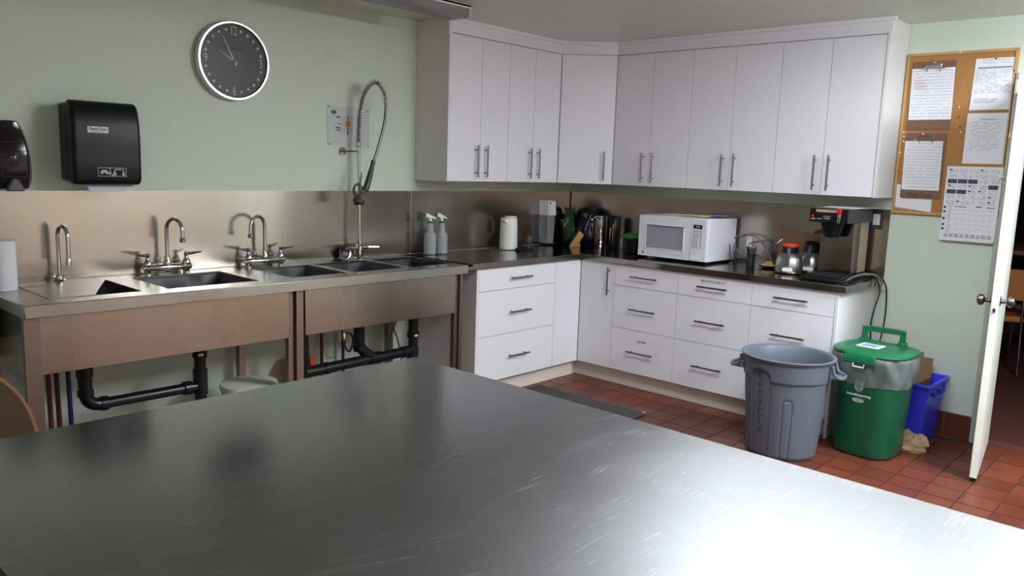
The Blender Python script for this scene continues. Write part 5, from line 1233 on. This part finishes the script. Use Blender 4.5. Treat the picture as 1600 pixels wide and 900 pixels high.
# wall calendar sheet of adverts and month grid
p = thing('wall_calendar', 'white calendar poster crowded with small adverts, hanging below the board', 'calendar', (-0.025, -2.95, 1.6))
sheet(p, -2.808, -3.094, 1.605, 1.19, -0.0225, curl=0.008, skew=-0.002)
MB().box(-0.031, -0.0245, -3.088, -2.806, 1.176, 1.19).build('bottom_pad', 'paper', p)
pl = MB(); pd = MB()
X_ = lambda z: -0.0239-0.008*((1.605-z)/0.415)**2-0.0004
def cal_rect(mb, ya, yb, za, zb):
    mb.add([(X_(za)-0.0003, ya, za), (X_(za)-0.0003, yb, za), (X_(zb)-0.0003, yb, zb), (X_(zb)-0.0003, ya, zb)], [(0, 1, 2, 3)])
cw = 0.053
for r in range(7):
    for c_ in range(5):
        ya = -2.818-c_*cw; za = 1.592-r*0.030; dark = (r, c_) in ((2, 0), (2, 1), (2, 2), (3, 4), (4, 0), (4, 1))
        if dark: cal_rect(pd, ya, ya-cw+0.004, za, za-0.024)
        else:
            for k in range(4):
                y = ya-rnd.uniform(0, 0.008)
                while y > ya-cw+0.008:
                    w = rnd.uniform(0.004, 0.012)
                    if rnd.random() < 0.7: cal_rect(pl, y, max(y-w, ya-cw+0.006), za-0.002-k*0.006, za-0.0042-k*0.006)
                    y -= w+0.002
            if rnd.random() < 0.35: cal_rect(pd, ya-0.004, ya-0.018, za-0.004, za-0.011)
for r in range(6):
    z = 1.36-r*0.028; cal_rect(pl, -2.87, -3.085, z, z-0.0008)
    for c_ in range(6): cal_rect(pd, -2.885-c_*0.034, -2.888-c_*0.034, z-0.006, z-0.010)
for k in range(22):
    z = 1.385-k*0.0078; cal_rect(pl, -2.836, -2.836-rnd.uniform(0.015, 0.028), z, z-0.002)
for z in (1.375, 1.35, 1.31, 1.275, 1.25): cal_rect(pd, -2.812, -2.826, z, z-0.013)
for k in range(9): cal_rect(pd if k % 3 else pl, -2.83-k*0.028, -2.85-k*0.028, 1.215, 1.211); cal_rect(pl, -2.83-k*0.028, -2.852-k*0.028, 1.206, 1.199)
cal_rect(pd, -2.87, -2.93, 1.376, 1.372); cal_rect(pd, -2.98, -3.01, 1.38, 1.374); cal_rect(pd, -3.03, -3.075, 1.377, 1.373)
pl.build('fine_print', 'print', p, kind='stuff'); pd.build('advert_blocks', 'print_dark', p, kind='stuff')
# pins
pins = [(-2.805, 2.246, 'w'), (-2.990, 2.200, 'k'), (-2.832, 1.94, 'w'), (-2.835, 1.885, 'k'), (-2.855, 1.80, 'w'), (-2.848, 1.83, 'k'), (-2.676, 2.20, 'w'), (-2.545, 1.80, 'w'), (-2.548, 1.775, 'w'), (-2.55, 1.745, 'w'),
        (-2.537, 1.68, 'w'), (-2.54, 1.64, 'r'), (-2.545, 1.56, 'r'), (-2.533, 1.57, 'r'), (-2.548, 1.48, 'w'), (-2.655, 1.79, 'w'), (-3.085, 2.13, 'k')]
where = ['on the top frame bar', 'holding the curling notice', 'left of the curling notice', 'between the two right-hand notices', 'nearest the lower notice, left of it', 'above the lower white pin, between the sheets', 'just above the upper clipboard clip',
         'topmost of the three down the left frame bar', 'middle of the three down the left frame bar', 'lowest of the three down the left frame bar', 'left of the lower clip', 'at the left edge beside the form', 'right of the lower pair', 'left of the lower pair',
         'left of the lower form, lowest', 'in the top edge of the lower clipboard', 'in the right frame bar beside the curling notice']
nmap = {'w': ('white', 'pin_white'), 'k': ('black', 'black'), 'r': ('red', 'red')}
for i, (y, z, c_) in enumerate(pins):
    nm, mt = nmap[c_]; x = -0.0142 if abs(y+2.99) > 0.001 else -0.016
    o = MB().lathe([(0.003, 0.0), (0.0022, 0.002), (0.004, 0.005), (0.0045, 0.008), (0.001, 0.009)], (x, y, z), 10, Matrix.Rotation(-PI/2, 3, 'Y')).build('push_pin', mt)
    tag(o, nm+' push pin in the cork board, '+where[i], 'pin', 'push pins on the board')
